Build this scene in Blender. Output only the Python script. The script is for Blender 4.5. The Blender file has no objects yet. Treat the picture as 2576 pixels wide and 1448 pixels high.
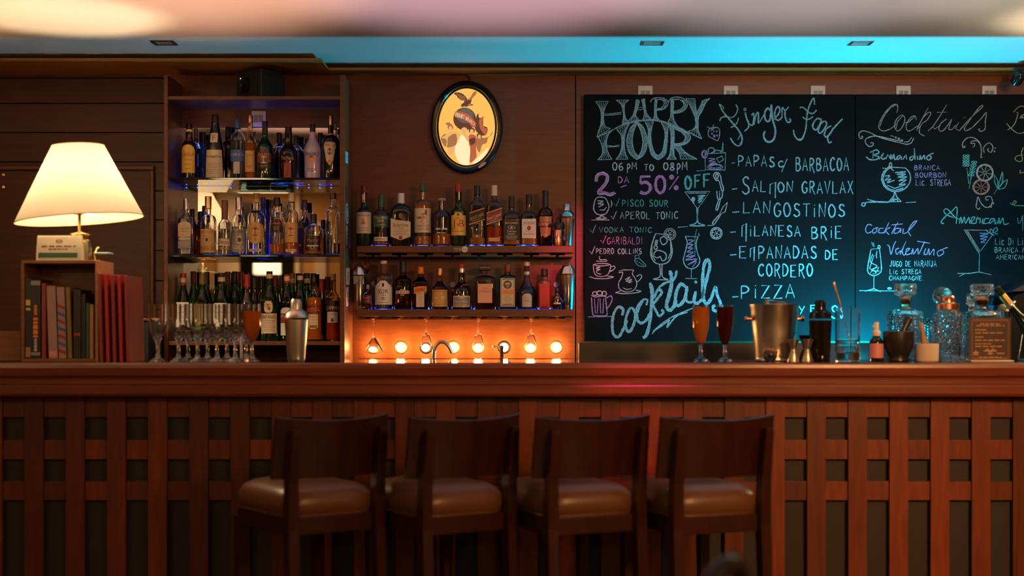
import bpy, bmesh, math, random
from math import sin, cos, pi, sqrt, radians
from mathutils import Vector, Matrix
random.seed(7)
sc = bpy.context.scene
COL = sc.collection

# ------------------------------------------------------------------ camera, world, exposure
# metres; X right, Y away from the camera, Z up.  back wall at y = 7.1, bar top at z = 1.10
F, ZC, HY, CX = 3700.0, 1.243, 820.0, 1288.0
cam = bpy.data.cameras.new('camera'); camo = bpy.data.objects.new('camera', cam); COL.objects.link(camo)
camo.location = (0, 0, ZC); camo.rotation_euler = (pi / 2, 0, 0)
cam.sensor_fit = 'HORIZONTAL'; cam.sensor_width = 36; cam.lens = F * 36 / 2576
cam.shift_y = (HY - 724) / 2576
cam.clip_start = 0.05
cam.dof.use_dof = True; cam.dof.focus_distance = 7.0; cam.dof.aperture_fstop = 1.25
sc.camera = camo
w = bpy.data.worlds.new('world'); sc.world = w; w.use_nodes = True
w.node_tree.nodes['Background'].inputs[0].default_value = (0.02, 0.012, 0.008, 1)
w.node_tree.nodes['Background'].inputs[1].default_value = 0.3
sc.view_settings.view_transform = 'Standard'; sc.view_settings.look = 'None'
sc.view_settings.exposure = 0; sc.view_settings.gamma = 1; sc.view_settings.use_curve_mapping = False
cy = sc.cycles
cy.max_bounces = 10; cy.diffuse_bounces = 3; cy.glossy_bounces = 5; cy.transmission_bounces = 9
cy.transparent_max_bounces = 8; cy.caustics_refractive = False; cy.caustics_reflective = False
cy.sample_clamp_indirect = 16.0; cy.blur_glossy = 0.6

def light(name, kind, loc, power, color, radius=0.05, target=None, **kw):
    l = bpy.data.lights.new(name, kind); l.energy = power; l.color = color
    if kind in ('POINT', 'SPOT'): l.shadow_soft_size = radius
    for k, v in kw.items(): setattr(l, k, v)
    o = bpy.data.objects.new(name, l); COL.objects.link(o); o.location = loc
    if target is not None:
        o.rotation_euler = (Vector(target) - Vector(loc)).to_track_quat('-Z', 'Y').to_euler()
    return o
def PX(px, d): return (px - CX) * d / F
def PZ(py, d): return ZC + (HY - py) * d / F

WARM = (1.0, 0.62, 0.28)
# room lighting: a mirrored ceiling panel, an added panel, an added warm fill, a coloured stage lamp, a cyan uplight behind the bar
light('room_panel_light', 'AREA', (-2.25, 1.2, 2.46), 9, (1, .60, .30), shape='RECTANGLE', size=.45, size_y=.75, target=(-2.25, 1.2, 0))
light('room_warm_fill', 'AREA', (1.2, -1.0, 2.4), 9, (1, .50, .20), shape='RECTANGLE', size=2.5, size_y=1.0, target=(0.9, 3.5, 0.6))  # added broad warm fill, no fixture modelled
light('red_stage_light', 'SPOT', (.75, 3.4, 2.38), 420, (1, .04, .12), radius=.04, target=(.34, 7.1, 1.52), spot_size=radians(10), spot_blend=1)
light('red_stage_light', 'SPOT', (.70, 3.4, 2.38), 190, (1, .04, .14), radius=.04, target=(.50, 5.83, .84), spot_size=radians(14), spot_blend=1)
CEIL_FILL = ((-2.5, 330, (1, .46, .24)), (-1.3, 290, (1, .50, .33)), (-.1, 170, (1, .60, .76)), (1.1, 105, (1, .92, 1)), (2.3, 105, (1, 1, .80)))   # added fill spots below the view, washing the ceiling
for x, p, c in CEIL_FILL: light('ceiling_fill_spot', 'SPOT', (x, 4.55, .36), p, c, radius=.05, target=(x, 5.42, 2.485), spot_size=radians(42), spot_blend=.9)
light('room_panel_light', 'AREA', (2.2, 1.6, 2.46), 80, (1, .40, .12), shape='RECTANGLE', size=.45, size_y=.75, target=(2.0, 5.6, .1), spread=radians(95))  # added fill for the right end of the bar front
light('cyan_uplight', 'POINT', (PX(2185, 6.85), 6.85, .995), 172, (0, .66, 1), radius=.004)
light('cyan_bar_fill', 'POINT', (PX(2215, 6.52), 6.52, 1.06), 3, (0, .66, 1), radius=.03)  # added soft cyan fill without a fixture of its own

# ------------------------------------------------------------------ materials
MATS = {}
def newmat(name):
    m = bpy.data.materials.new(name); m.use_nodes = True; MATS[name] = m
    nt = m.node_tree
    return m, nt, nt.nodes['Principled BSDF']
def setin(b, **kw):
    names = dict(color='Base Color', rough='Roughness', metal='Metallic', trans='Transmission Weight', ior='IOR', coat='Coat Weight',
                 coatr='Coat Roughness', spec='Specular IOR Level', emis='Emission Color', estr='Emission Strength', alpha='Alpha', sss='Subsurface Weight')
    for k, v in kw.items():
        if isinstance(v, tuple) and len(v) == 3: v = (*v, 1)
        b.inputs[names[k]].default_value = v
def plain(name, color, rough=.5, **kw):
    m, nt, b = newmat(name); setin(b, color=color, rough=rough, **kw)
    n = nt.nodes.new('ShaderNodeTexNoise'); n.inputs['Scale'].default_value = 60; n.inputs['Detail'].default_value = 2
    r = nt.nodes.new('ShaderNodeMapRange'); r.inputs[3].default_value = max(.0, rough - .05); r.inputs[4].default_value = min(1, rough + .06)
    nt.links.new(n.outputs['Fac'], r.inputs[0]); nt.links.new(r.outputs[0], b.inputs['Roughness'])
    return m
def glass(name, color, rough=0.0, ior=1.45):
    m, nt, b = newmat(name); setin(b, color=color, rough=rough, trans=1.0, ior=ior)
    return m
def emit(name, color, s):
    m, nt, b = newmat(name); setin(b, color=(0, 0, 0), emis=color, estr=s, rough=.5)
    return m
def wood(name, c1, c2, scale=(1, 14, 14), rough=.35, coat=.2, vary=0.0, spec=.4):
    m, nt, b = newmat(name); L = nt.links.new; N = nt.nodes.new
    tc = N('ShaderNodeTexCoord'); mp = N('ShaderNodeMapping'); mp.inputs['Scale'].default_value = scale
    no = N('ShaderNodeTexNoise'); no.inputs['Scale'].default_value = 3.5; no.inputs['Detail'].default_value = 6; no.inputs['Distortion'].default_value = .6
    L(tc.outputs['Object'], mp.inputs[0]); L(mp.outputs[0], no.inputs['Vector'])
    cr = N('ShaderNodeValToRGB'); cr.color_ramp.elements[0].position = .3; cr.color_ramp.elements[1].position = .7
    cr.color_ramp.elements[0].color = (*c1, 1); cr.color_ramp.elements[1].color = (*c2, 1)
    L(no.outputs['Fac'], cr.inputs[0])
    out = cr.outputs[0]
    if vary:
        g = N('ShaderNodeNewGeometry'); hs = N('ShaderNodeHueSaturation')
        mr = N('ShaderNodeMapRange'); mr.inputs[3].default_value = 1 - vary; mr.inputs[4].default_value = 1 + vary
        L(g.outputs['Random Per Island'], mr.inputs[0]); L(mr.outputs[0], hs.inputs['Value']); L(out, hs.inputs['Color']); out = hs.outputs[0]
    L(out, b.inputs['Base Color']); setin(b, rough=rough, coat=coat, coatr=.25, spec=spec)
    return m
def chalk(name, color):
    m, nt, b = newmat(name); L = nt.links.new; N = nt.nodes.new
    setin(b, color=color, rough=1, spec=0)
    tc = N('ShaderNodeTexCoord'); no = N('ShaderNodeTexNoise'); no.inputs['Scale'].default_value = 420; no.inputs['Detail'].default_value = 3
    L(tc.outputs['Object'], no.inputs['Vector'])
    mr = N('ShaderNodeMapRange'); mr.inputs[1].default_value = .36; mr.inputs[2].default_value = .56; mr.inputs[3].default_value = .25
    L(no.outputs['Fac'], mr.inputs[0]); L(mr.outputs[0], b.inputs['Alpha'])
    return m
def cut_glass(name, color, freq):
    m, nt, b = newmat(name); L = nt.links.new; N = nt.nodes.new
    setin(b, color=color, rough=.02, trans=1.0, ior=1.5)
    tc = N('ShaderNodeTexCoord'); sp = N('ShaderNodeSeparateXYZ'); L(tc.outputs['Object'], sp.inputs[0])
    def mth(op, a, c):
        n = N('ShaderNodeMath'); n.operation = op
        for i, v in enumerate((a, c)):
            if v is None: continue
            if isinstance(v, (int, float)): n.inputs[i].default_value = v
            else: L(v, n.inputs[i])
        return n.outputs[0]
    at = mth('ARCTAN2', sp.outputs[0], sp.outputs[1]); ang = mth('MULTIPLY', at, .045)
    a = mth('SINE', mth('MULTIPLY', mth('ADD', ang, sp.outputs[2]), freq), None)
    c = mth('SINE', mth('MULTIPLY', mth('SUBTRACT', ang, sp.outputs[2]), freq), None)
    h = mth('MULTIPLY', a, c); bp = N('ShaderNodeBump'); bp.inputs['Strength'].default_value = .9; bp.inputs['Distance'].default_value = .004
    L(h, bp.inputs['Height']); L(bp.outputs[0], b.inputs['Normal'])
    return m

wall_wood = wood('wall_wood', (.115, .029, .005), (.175, .044, .008), (2, 12, 16), .42, .15)
plank_wood = wood('plank_wood', (.055, .016, .004), (.085, .025, .006), (1.2, 10, 20), .45, .1, vary=.18)
bar_wood = wood('bar_wood', (.12, .024, .007), (.21, .045, .012), (1.0, 10, 16), .33, .25)
slat_wood = wood('slat_wood', (.095, .017, .004), (.165, .033, .007), (10, 10, 1.2), .42, .08, vary=.38)
stool_wood = wood('stool_wood', (.021, .005, .003), (.038, .009, .004), (8, 8, 1.5), .32, .3)
shelf_wood = wood('shelf_wood', (.105, .033, .009), (.16, .052, .014), (1.2, 14, 18), .4, .15)
pale_wood = wood('pale_wood', (.42, .22, .10), (.55, .30, .14), (2, 12, 12), .5, .05)
box_wood = wood('box_wood', (.19, .08, .03), (.28, .12, .045), (2, 12, 12), .5, .05)
plaster = plain('plaster', (.74, .70, .66), .9)
soffit_paint = plain('soffit_paint', (.40, .15, .022), .8)
orange_plaster = plain('orange_plaster', (.55, .28, .09), .9)
floor_mat = wood('floor_wood', (.05, .025, .012), (.08, .04, .02), (1, 8, 8), .4, .1)
void_panel = plain('void_panel', (.014, .012, .010), .6)
board_black = plain('board_black', (.007, .009, .010), .7, spec=.03)
black_gloss = plain('black_gloss', (.008, .008, .009), .10)
black_matte = plain('black_matte', (.010, .010, .011), .5)
granite = plain('granite', (.010, .010, .011), .09, coat=.5)
steel = plain('steel', (.62, .60, .57), .18, metal=1)
brushed = plain('brushed', (.60, .55, .48), .30, metal=1)
brass = plain('brass', (.75, .50, .20), .25, metal=1)
copper = plain('copper', (.85, .36, .20), .2, metal=1)
leather = plain('leather', (.12, .050, .020), .36)
white_plastic = plain('white_plastic', (.72, .70, .68), .4)
mirror_mat = plain('mirror_mat', (.54, .51, .49), .02, metal=1)
mirror_mat.node_tree.nodes['Principled BSDF'].inputs['Roughness'].links and mirror_mat.node_tree.links.remove(mirror_mat.node_tree.nodes['Principled BSDF'].inputs['Roughness'].links[0])
setin(mirror_mat.node_tree.nodes['Principled BSDF'], rough=0.01)
clear = glass('clear', (.97, .97, .97))
shelf_glass = glass('shelf_glass', (.10, .18, .18))
G = dict(clear=clear, green=glass('green_glass', (.22, .72, .24)), dkgreen=plain('dark_green_glass', (.006, .022, .010), .06, coat=.6),
         dark=plain('dark_glass', (.012, .006, .004), .06, coat=.6), brown=glass('brown_glass', (.30, .10, .03)), amber=glass('amber_glass', (.85, .42, .12)),
         blue=glass('blue_glass', (.03, .16, .90)), lilac=plain('lilac_opaque', (.52, .42, .62), .25, coat=.4), red=plain('red_paint', (.75, .06, .08), .3),
         wine=plain('wine_glass_dark', (.020, .005, .005), .06, coat=.6), smoke=glass('smoke_glass', (.62, .58, .66)), gold=glass('gold_glass', (.95, .72, .35)))
amber_liq = glass('amber_liquid', (.80, .24, .04), ior=1.34)
red_liq = glass('red_liquid', (.70, .07, .02), ior=1.34)
for m_ in (amber_liq, red_liq): setin(m_.node_tree.nodes['Principled BSDF'], trans=.7)
dark_liq = glass('dark_liquid', (.05, .006, .005), ior=1.34); setin(dark_liq.node_tree.nodes['Principled BSDF'], trans=.3)
orange_liq = glass('orange_liquid', (.90, .22, .02), ior=1.34); setin(orange_liq.node_tree.nodes['Principled BSDF'], trans=.62)
clear_liq = glass('clear_liquid', (.93, .95, .97), ior=1.34)
setin(G['blue'].node_tree.nodes['Principled BSDF'], trans=.5)  # blue LED light is partly put into this body colour
P = {}
for n, c in dict(black=(.012, .012, .013), cream=(.70, .60, .42), white=(.78, .76, .72), yellow=(.80, .52, .08), gold=(.62, .40, .12), red=(.42, .02, .02),
                 maroon=(.16, .02, .03), orange=(.85, .25, .04), green=(.03, .10, .06), grey=(.30, .28, .26), blue=(.04, .12, .40), purple=(.10, .06, .22), brown=(.20, .09, .04),
                 olive=(.22, .16, .04), peach=(.85, .45, .30), silver=(.55, .54, .52), teal=(.05, .35, .38), cyan=(.25, .62, .70), pink=(.75, .30, .32), dkred=(.28, .03, .03),
                 lilac=(.50, .38, .60), tan=(.42, .22, .10)).items():
    P[n] = plain('paint_' + n, c, .38)
P['pale'] = plain('paint_pale', (.38, .25, .24), .5)
P['navy'] = plain('paint_navy', (.008, .014, .035), .35)
for n, c in dict(goldfoil=(.80, .55, .22), silverfoil=(.70, .69, .66), copperfoil=(.70, .38, .20)).items():
    P[n] = plain('foil_' + n, c, .3, metal=1)
bulb_mat = emit('bulb_glow', (1, .48, .15), 170)
blue_led = emit('blue_led_glow', (.012, .06, 1), 9)
panel_glow = emit('ceiling_panel_glow', (1, .80, .48), 4)
shade_glow = emit('far_shade_glow', (1, .78, .42), 3.5)
CH = {n: chalk('chalk_' + n, c) for n, c in dict(white=(.52, .54, .55), pink=(.55, .22, .46), lilac=(.40, .31, .55), teal=(.12, .42, .40), orange=(.46, .22, .16),
                                                 cyan=(.29, .50, .54), warm=(.42, .39, .34), faint=(.22, .23, .25), yellow=(.42, .36, .17)).items()}  # cyan entry has the cyan wash partly mixed into its chalk colour
shade_mat, nt, b = newmat('lamp_shade_fabric')
setin(b, color=(.86, .74, .50), rough=.9)
tl = nt.nodes.new('ShaderNodeBsdfTranslucent'); tl.inputs[0].default_value = (.25, .225, .175, 1)
mx = nt.nodes.new('ShaderNodeMixShader'); mx.inputs[0].default_value = .55
nt.links.new(b.outputs[0], mx.inputs[1]); nt.links.new(tl.outputs[0], mx.inputs[2]); nt.links.new(mx.outputs[0], nt.nodes['Material Output'].inputs[0])

# ------------------------------------------------------------------ mesh helpers
class MB:
    def __init__(s): s.v = []; s.f = []; s.m = []; s.mi = 0
    def add(s, vs, fs):
        b = len(s.v); s.v += [tuple(v) for v in vs]; s.f += [tuple(b + i for i in f) for f in fs]; s.m += [s.mi] * len(fs); return s
    def box(s, x0, x1, y0, y1, z0, z1):
        vs = [(x, y, z) for z in (z0, z1) for y in (y0, y1) for x in (x0, x1)]
        return s.add(vs, [(0, 2, 3, 1), (4, 5, 7, 6), (0, 1, 5, 4), (1, 3, 7, 5), (3, 2, 6, 7), (2, 0, 4, 6)])
    def bbox(s, x0, x1, y0, y1, z0, z1, r):       # box with rounded edges
        bm = bmesh.new(); bmesh.ops.create_cube(bm, size=1)
        for v in bm.verts: v.co = ((x0 + x1) / 2 + v.co.x * (x1 - x0), (y0 + y1) / 2 + v.co.y * (y1 - y0), (z0 + z1) / 2 + v.co.z * (z1 - z0))
        bmesh.ops.bevel(bm, geom=bm.edges[:], offset=r, segments=3, affect='EDGES', profile=.5)
        return s.frombm(bm)
    def frombm(s, bm):
        bm.verts.index_update(); s.add([v.co[:] for v in bm.verts], [[v.index for v in f.verts] for f in bm.faces]); bm.free(); return s
    def rings(s, rings, close=True, cap0=True, cap1=True):
        b = len(s.v); n = len(rings[0])
        for r in rings: s.v += [tuple(p) for p in r]
        for i in range(len(rings) - 1):
            for j in range(n if close else n - 1):
                k = (j + 1) % n
                s.f.append((b + i * n + j, b + i * n + k, b + (i + 1) * n + k, b + (i + 1) * n + j)); s.m.append(s.mi)
        if cap0: s.f.append(tuple(b + j for j in reversed(range(n)))); s.m.append(s.mi)
        if cap1: s.f.append(tuple(b + (len(rings) - 1) * n + j for j in range(n))); s.m.append(s.mi)
        return s
    def lathe(s, prof, n=28, c=(0, 0, 0), cap0=True, cap1=True, sq=None, ry=1.0):
        rs = []
        for i, (r, z) in enumerate(prof):
            e = 2.0 if sq is None else (sq[i] if isinstance(sq, list) else sq)
            ring = []
            for j in range(n):
                a = 2 * pi * (j + .5) / n; ca, sa = cos(a), sin(a)
                if e > 2.01:
                    ca = math.copysign(abs(ca) ** (2 / e), ca); sa = math.copysign(abs(sa) ** (2 / e), sa)
                ring.append((c[0] + r * ca, c[1] + r * ry * sa, c[2] + z))
            rs.append(ring)
        return s.rings(rs, True, cap0, cap1)
    def tube(s, pts, r, n=10, caps=True):
        pts = [Vector(p) for p in pts]; rs = []
        for i, p in enumerate(pts):
            d = (pts[min(i + 1, len(pts) - 1)] - pts[max(i - 1, 0)]).normalized()
            u = d.orthogonal().normalized() if i == 0 else (u - d * u.dot(d)).normalized()
            v = d.cross(u); rr = r[i] if isinstance(r, (list, tuple)) else r
            rs.append([p + (u * cos(2 * pi * k / n) + v * sin(2 * pi * k / n)) * rr for k in range(n)])
        return s.rings(rs, True, caps, caps)
    def facet_lathe(s, outer, inner, amp, cell, n=88, sq=None, ry=1.0):   # outer wall cut into small raised diamonds
        fine = []
        for (p, q), e0, e1 in zip(zip(outer, outer[1:]), sq or [2] * len(outer), (sq or [2] * len(outer))[1:]):
            L_ = max(1, int(sqrt((q[0] - p[0]) ** 2 + (q[1] - p[1]) ** 2) / (cell / 5)))
            for i in range(L_): t = i / L_; fine.append((p[0] + (q[0] - p[0]) * t, p[1] + (q[1] - p[1]) * t, e0 + (e1 - e0) * t))
        fine.append((*outer[-1], (sq or [2])[-1])); R0 = max(p[0] for p in outer); m = max(6, round(2 * pi * R0 / cell / 2) * 2)
        rs = []; top = max(f[1] for f in fine)
        for r, z, e in fine:
            ring = []
            w_ = amp * min(1, max(0, (r / R0 - .8) * 8))
            for j in range(n):
                a = 2 * pi * (j + .5) / n; ca, sa = cos(a), sin(a)
                if e > 2.01: ca = math.copysign(abs(ca) ** (2 / e), ca); sa = math.copysign(abs(sa) ** (2 / e), sa)
                u = a * m / 2; v = pi * z / cell * 1.0
                rr = r + w_ * (abs(sin((u + v))) * abs(sin((u - v))) - .5)
                ring.append((rr * ca, rr * ry * sa, z))
            rs.append(ring)
        for r, z, e in inner:
            ring = []
            for j in range(n):
                a = 2 * pi * (j + .5) / n; ca, sa = cos(a), sin(a)
                if e > 2.01: ca = math.copysign(abs(ca) ** (2 / e), ca); sa = math.copysign(abs(sa) ** (2 / e), sa)
                ring.append((r * ca, r * ry * sa, z))
            rs.append(ring)
        return s.rings(rs)
    def sphere(s, c, r, n=16, m=10, sz=1.0):
        return s.lathe([(max(1e-4, r * sin(pi * i / m)), -r * cos(pi * i / m) * sz) for i in range(m + 1)], n, c)
    def prism(s, pts, axis, a, bb):               # outline in two axes pushed along the third
        def mk(p, t): return (t, p[0], p[1]) if axis == 0 else ((p[0], t, p[1]) if axis == 1 else (p[0], p[1], t))
        return s.rings([[mk(p, a) for p in pts], [mk(p, bb) for p in pts]])
    def build(s, name, mat, parent=None, smooth=False, loc=None, fix=True):
        me = bpy.data.meshes.new(name); me.from_pydata(s.v, [], s.f)
        mats = mat if isinstance(mat, (list, tuple)) else [mat]
        for m in mats: me.materials.append(m)
        if len(mats) > 1: me.polygons.foreach_set('material_index', s.m)
        me.validate()
        if fix:
            bm = bmesh.new(); bm.from_mesh(me); bmesh.ops.recalc_face_normals(bm, faces=bm.faces[:]); bm.to_mesh(me); bm.free()
        if smooth:
            me.polygons.foreach_set('use_smooth', [True] * len(me.polygons))
            try: me.set_sharp_from_angle(angle=radians(42))
            except Exception: pass
        o = bpy.data.objects.new(name, me); COL.objects.link(o)
        if parent is not None: o.parent = parent
        if loc is not None: o.location = loc
        return o
def thing(name, label, cat, loc=(0, 0, 0), group=None, rz=0):
    o = bpy.data.objects.new(name, None); COL.objects.link(o); o.location = loc; o.rotation_euler = (0, 0, rz); o.empty_display_size = .05
    o['label'] = label; o['category'] = cat
    if group: o['group'] = group
    return o
def tag(o, label, cat, group=None):
    o['label'] = label; o['category'] = cat
    if group: o['group'] = group
    return o
def struct(o): o['kind'] = 'structure'; return o
def dup(root, loc, rz, label):
    r = root.copy(); COL.objects.link(r); r.location = loc; r.rotation_euler = (0, 0, rz); r['label'] = label
    for ch in list(root.children):
        c = ch.copy(); COL.objects.link(c); c.parent = r
        for g in list(ch.children):
            d = g.copy(); COL.objects.link(d); d.parent = c
    return r
def smooth_pts(pts, k=6):
    out = []
    n = len(pts); closed = pts[0] == pts[-1]
    for i in range(n - 1):
        p1, p2 = pts[i], pts[i + 1]
        p0 = pts[i - 1] if i > 0 else (pts[-2] if closed else p1); p3 = pts[i + 2] if i + 2 < n else (pts[1] if closed else p2)
        for j in range(k):
            t = j / k
            out.append(tuple(.5 * (2 * b + (c - a) * t + (2 * a - 5 * b + 4 * c - d) * t * t + (3 * b - a - 3 * c + d) * t ** 3) for a, b, c, d in zip(p0, p1, p2, p3)))
    out.append(tuple(pts[-1])); return out
def ribbon(mb, pts, wd, to3):                      # a stroke of width wd (in the units of pts) laid on the surface to3
    q = [Vector(p) for p in pts]; L = []; R = []
    for i, p in enumerate(q):
        d = q[min(i + 1, len(q) - 1)] - q[max(i - 1, 0)]
        if d.length < 1e-9: d = Vector((1, 0))
        d.normalize(); nrm = Vector((-d.y, d.x))
        ww = wd * (.5 if 0 < i < len(q) - 1 else .32) * (1 + .16 * sin(i * 2.1 + p.x))
        L.append(to3(p + nrm * ww)); R.append(to3(p - nrm * ww))
    mb.rings([L, R], False, False, False)
_tx = {}
def text_mesh(s):
    if s in _tx: return _tx[s]
    cu = bpy.data.curves.new('t', 'FONT'); cu.body = s; cu.resolution_u = 2
    o = bpy.data.objects.new('t', cu); COL.objects.link(o)
    dg = bpy.context.evaluated_depsgraph_get(); dg.update()
    ev = o.evaluated_get(dg); me = ev.to_mesh()
    vs = [v.co[:2] for v in me.vertices]; fs = [tuple(p.vertices) for p in me.polygons]
    ev.to_mesh_clear(); bpy.data.objects.remove(o); bpy.data.curves.remove(cu)
    x0 = min(v[0] for v in vs); x1 = max(v[0] for v in vs); y0 = min(v[1] for v in vs); y1 = max(v[1] for v in vs)
    _tx[s] = ([((x - x0) / (x1 - x0) - .5, (y - y0) / max(1e-6, y1 - y0) - .5) for x, y in vs], fs)
    return _tx[s]

# ------------------------------------------------------------------ the setting
WY = 7.10
struct(MB().box(-4.6, 4.6, -2.6, 7.3, -.1, 0).build('floor', floor_mat))
struct(MB().box(-4.6, 4.6, -2.6, 7.3, 2.485, 2.6).build('ceiling', plaster))
struct(MB().box(-4.7, -4.6, -2.6, 7.3, 0, 2.6).build('wall_left', orange_plaster))
struct(MB().box(4.6, 4.7, -2.6, 7.3, 0, 2.6).build('wall_right', orange_plaster))
XS = PX(1448, WY); XL = PX(412, WY)
struct(MB().box(XL, XS - .003, WY, WY + .1, 0, 2.485).build('wall_back', wall_wood))
struct(MB().box(XS + .003, 4.6, WY, WY + .1, 0, 2.485).build('wall_back_right', wall_wood))
mb = MB(); ys = [196, 260, 333, 407, 480, 553, 630, 706, 780, 856, 932]
zs = [2.485] + [PZ(y, WY) for y in ys] + [0]
for i in range(len(zs) - 1): mb.bbox(-4.6, XL, WY, WY + .06, zs[i + 1] + .0018, zs[i] - .0018, .0015)
mb.box(-4.6, XL, WY + .06, WY + .1, 0, 2.485)
struct(mb.build('wall_back_left', plank_wood))
# plaster partition behind the tables (seen only in the bar mirror), with an open doorway
mb = MB(); xa, xb = PX(600, 13.7), PX(742, 13.7)
mb.box(-4.6, xa, .42, .5, 0, 2.485).box(xb, -.95, .42, .5, 0, 2.485).box(xa, xb, .42, .5, 2.4, 2.485)
struct(mb.build('wall_partition', orange_plaster))
struct(MB().box(-4.6, 4.6, -2.7, -2.6, 0, 2.6).build('wall_front', void_panel))
mb = MB().box(PX(545, 13.6), PX(598, 13.6), .5, .53, 0, 2.485).box(PX(742, 13.6), PX(752, 13.6), .5, .54, 0, 2.485).box(PX(790, 13.6), PX(818, 13.6), .5, .53, 0, 2.2)
struct(mb.build('trim_5', plain('cream_paint', (.75, .55, .34), .8)))
# lowered soffit board round the top of the back wall
struct(MB().bbox(-4.6, -.868, 6.70, WY, 2.452, 2.464, .002).build('trim_1', soffit_paint))
struct(MB().bbox(-.868, 4.6, 6.946, WY, 2.452, 2.464, .002).build('trim_2', soffit_paint))
# flush door in the plank wall, only its frame stands out
dx = PX(390, WY); dz = PZ(418, WY)
d1 = struct(MB().bbox(-3.2, dx - .022, WY - .006, WY - .0005, .02, dz - .022, .002).build('door_1', plank_wood))
mb = MB().bbox(-3.2, dx, WY - .024, WY - .0005, dz - .02, dz, .004).bbox(dx - .02, dx, WY - .024, WY - .0005, 0, dz - .02, .004)
mb.build('door_frame', shelf_wood, d1)
for py in (440, 471):
    MB().lathe([(.007, 0), (.010, .003), (.010, .006), (.004, .009)], 14).build('door_bolt', brass, d1, True, (PX(9, WY), WY - .006, PZ(py, WY))).rotation_euler = (pi / 2, 0, 0)
# downlights in the ceiling
for i, (px, t) in enumerate([(413, 'square recessed downlight above the bottle cabinet'), (1641, 'square recessed downlight above the end of the happy hour lettering'), (2165, 'square recessed downlight above the second chalkboard')]):
    dd = 1.242 * F / (820 - 107); x = PX(px, dd)
    r = thing('recessed_downlight', t, 'ceiling light', (x, dd, 2.485), 'recessed ceiling downlights')
    mb = MB()
    for a, bq, c, e in ((-.05, .05, -.05, -.036), (-.05, .05, .036, .05), (-.05, -.036, -.036, .036), (.036, .05, -.036, .036)): mb.box(a, bq, c, e, -.004, 0)
    mb.build('frame', black_matte if i == 0 else steel, r)
    MB().box(-.036, .036, -.036, .036, -.0025, 0).build('lens', P['grey'] if i else P['tan'], r)

# ------------------------------------------------------------------ bar counter
BT = 1.10
bar = thing('bar_counter', 'long reddish wood bar counter with a moulded edge and slatted lattice front', 'bar counter', (0, 5.75, 0))
MB().bbox(-3, 3, .03, .60, BT - .03, BT, .003).build('countertop', granite, bar)
k = 5.75 / F
def bz(py): return ZC + (HY - py) * k
mb = MB()
prof = [(.03, BT - .001), (.006, BT - .001), (0, bz(917)), (-.002, bz(925)), (0, bz(944)), (.008, bz(949)), (.014, bz(951)), (.014, bz(953)), (.006, bz(955)), (.006, bz(966)), (.012, bz(968)), (.010, bz(972)),
        (.010, bz(990)), (.016, bz(997)), (.11, bz(997)), (.11, BT - .032), (.03, BT - .032)]
mb.prism(prof, 0, -3, 3).build('edge_moulding', bar_wood, bar)
MB().box(-3, 3, .135, .16, .0, bz(997)).build('front_panel', void_panel, bar)
MB().box(-3, 3, .16, .58, .02, .1).box(-3, 3, .16, .58, .80, .82).build('inner_shelf', black_matte, bar)
d = 5.85; pitch = 103.6; mb = MB()
zt = bz(997) - .001
i0 = -8
for i in range(-8, 34):
    xc = PX(85.5 + i * pitch * 1.0, d); hwid = 23.5 * d / F
    mb.bbox(xc - hwid, xc + hwid, .098, .116, .02, zt, .0012)
    if i < 33:
        xa, xb = xc + hwid + .001, PX(85.5 + (i + 1) * pitch, d) - hwid - .001
        for (y0, y1) in ((995, 1049), (1106, 1155), (1211, 1258)):
            mb.bbox(xa, xb, .108, .126, PZ(y1, d), min(zt, PZ(y0, d)), .001)
mb.build('lattice', slat_wood, bar)

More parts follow.
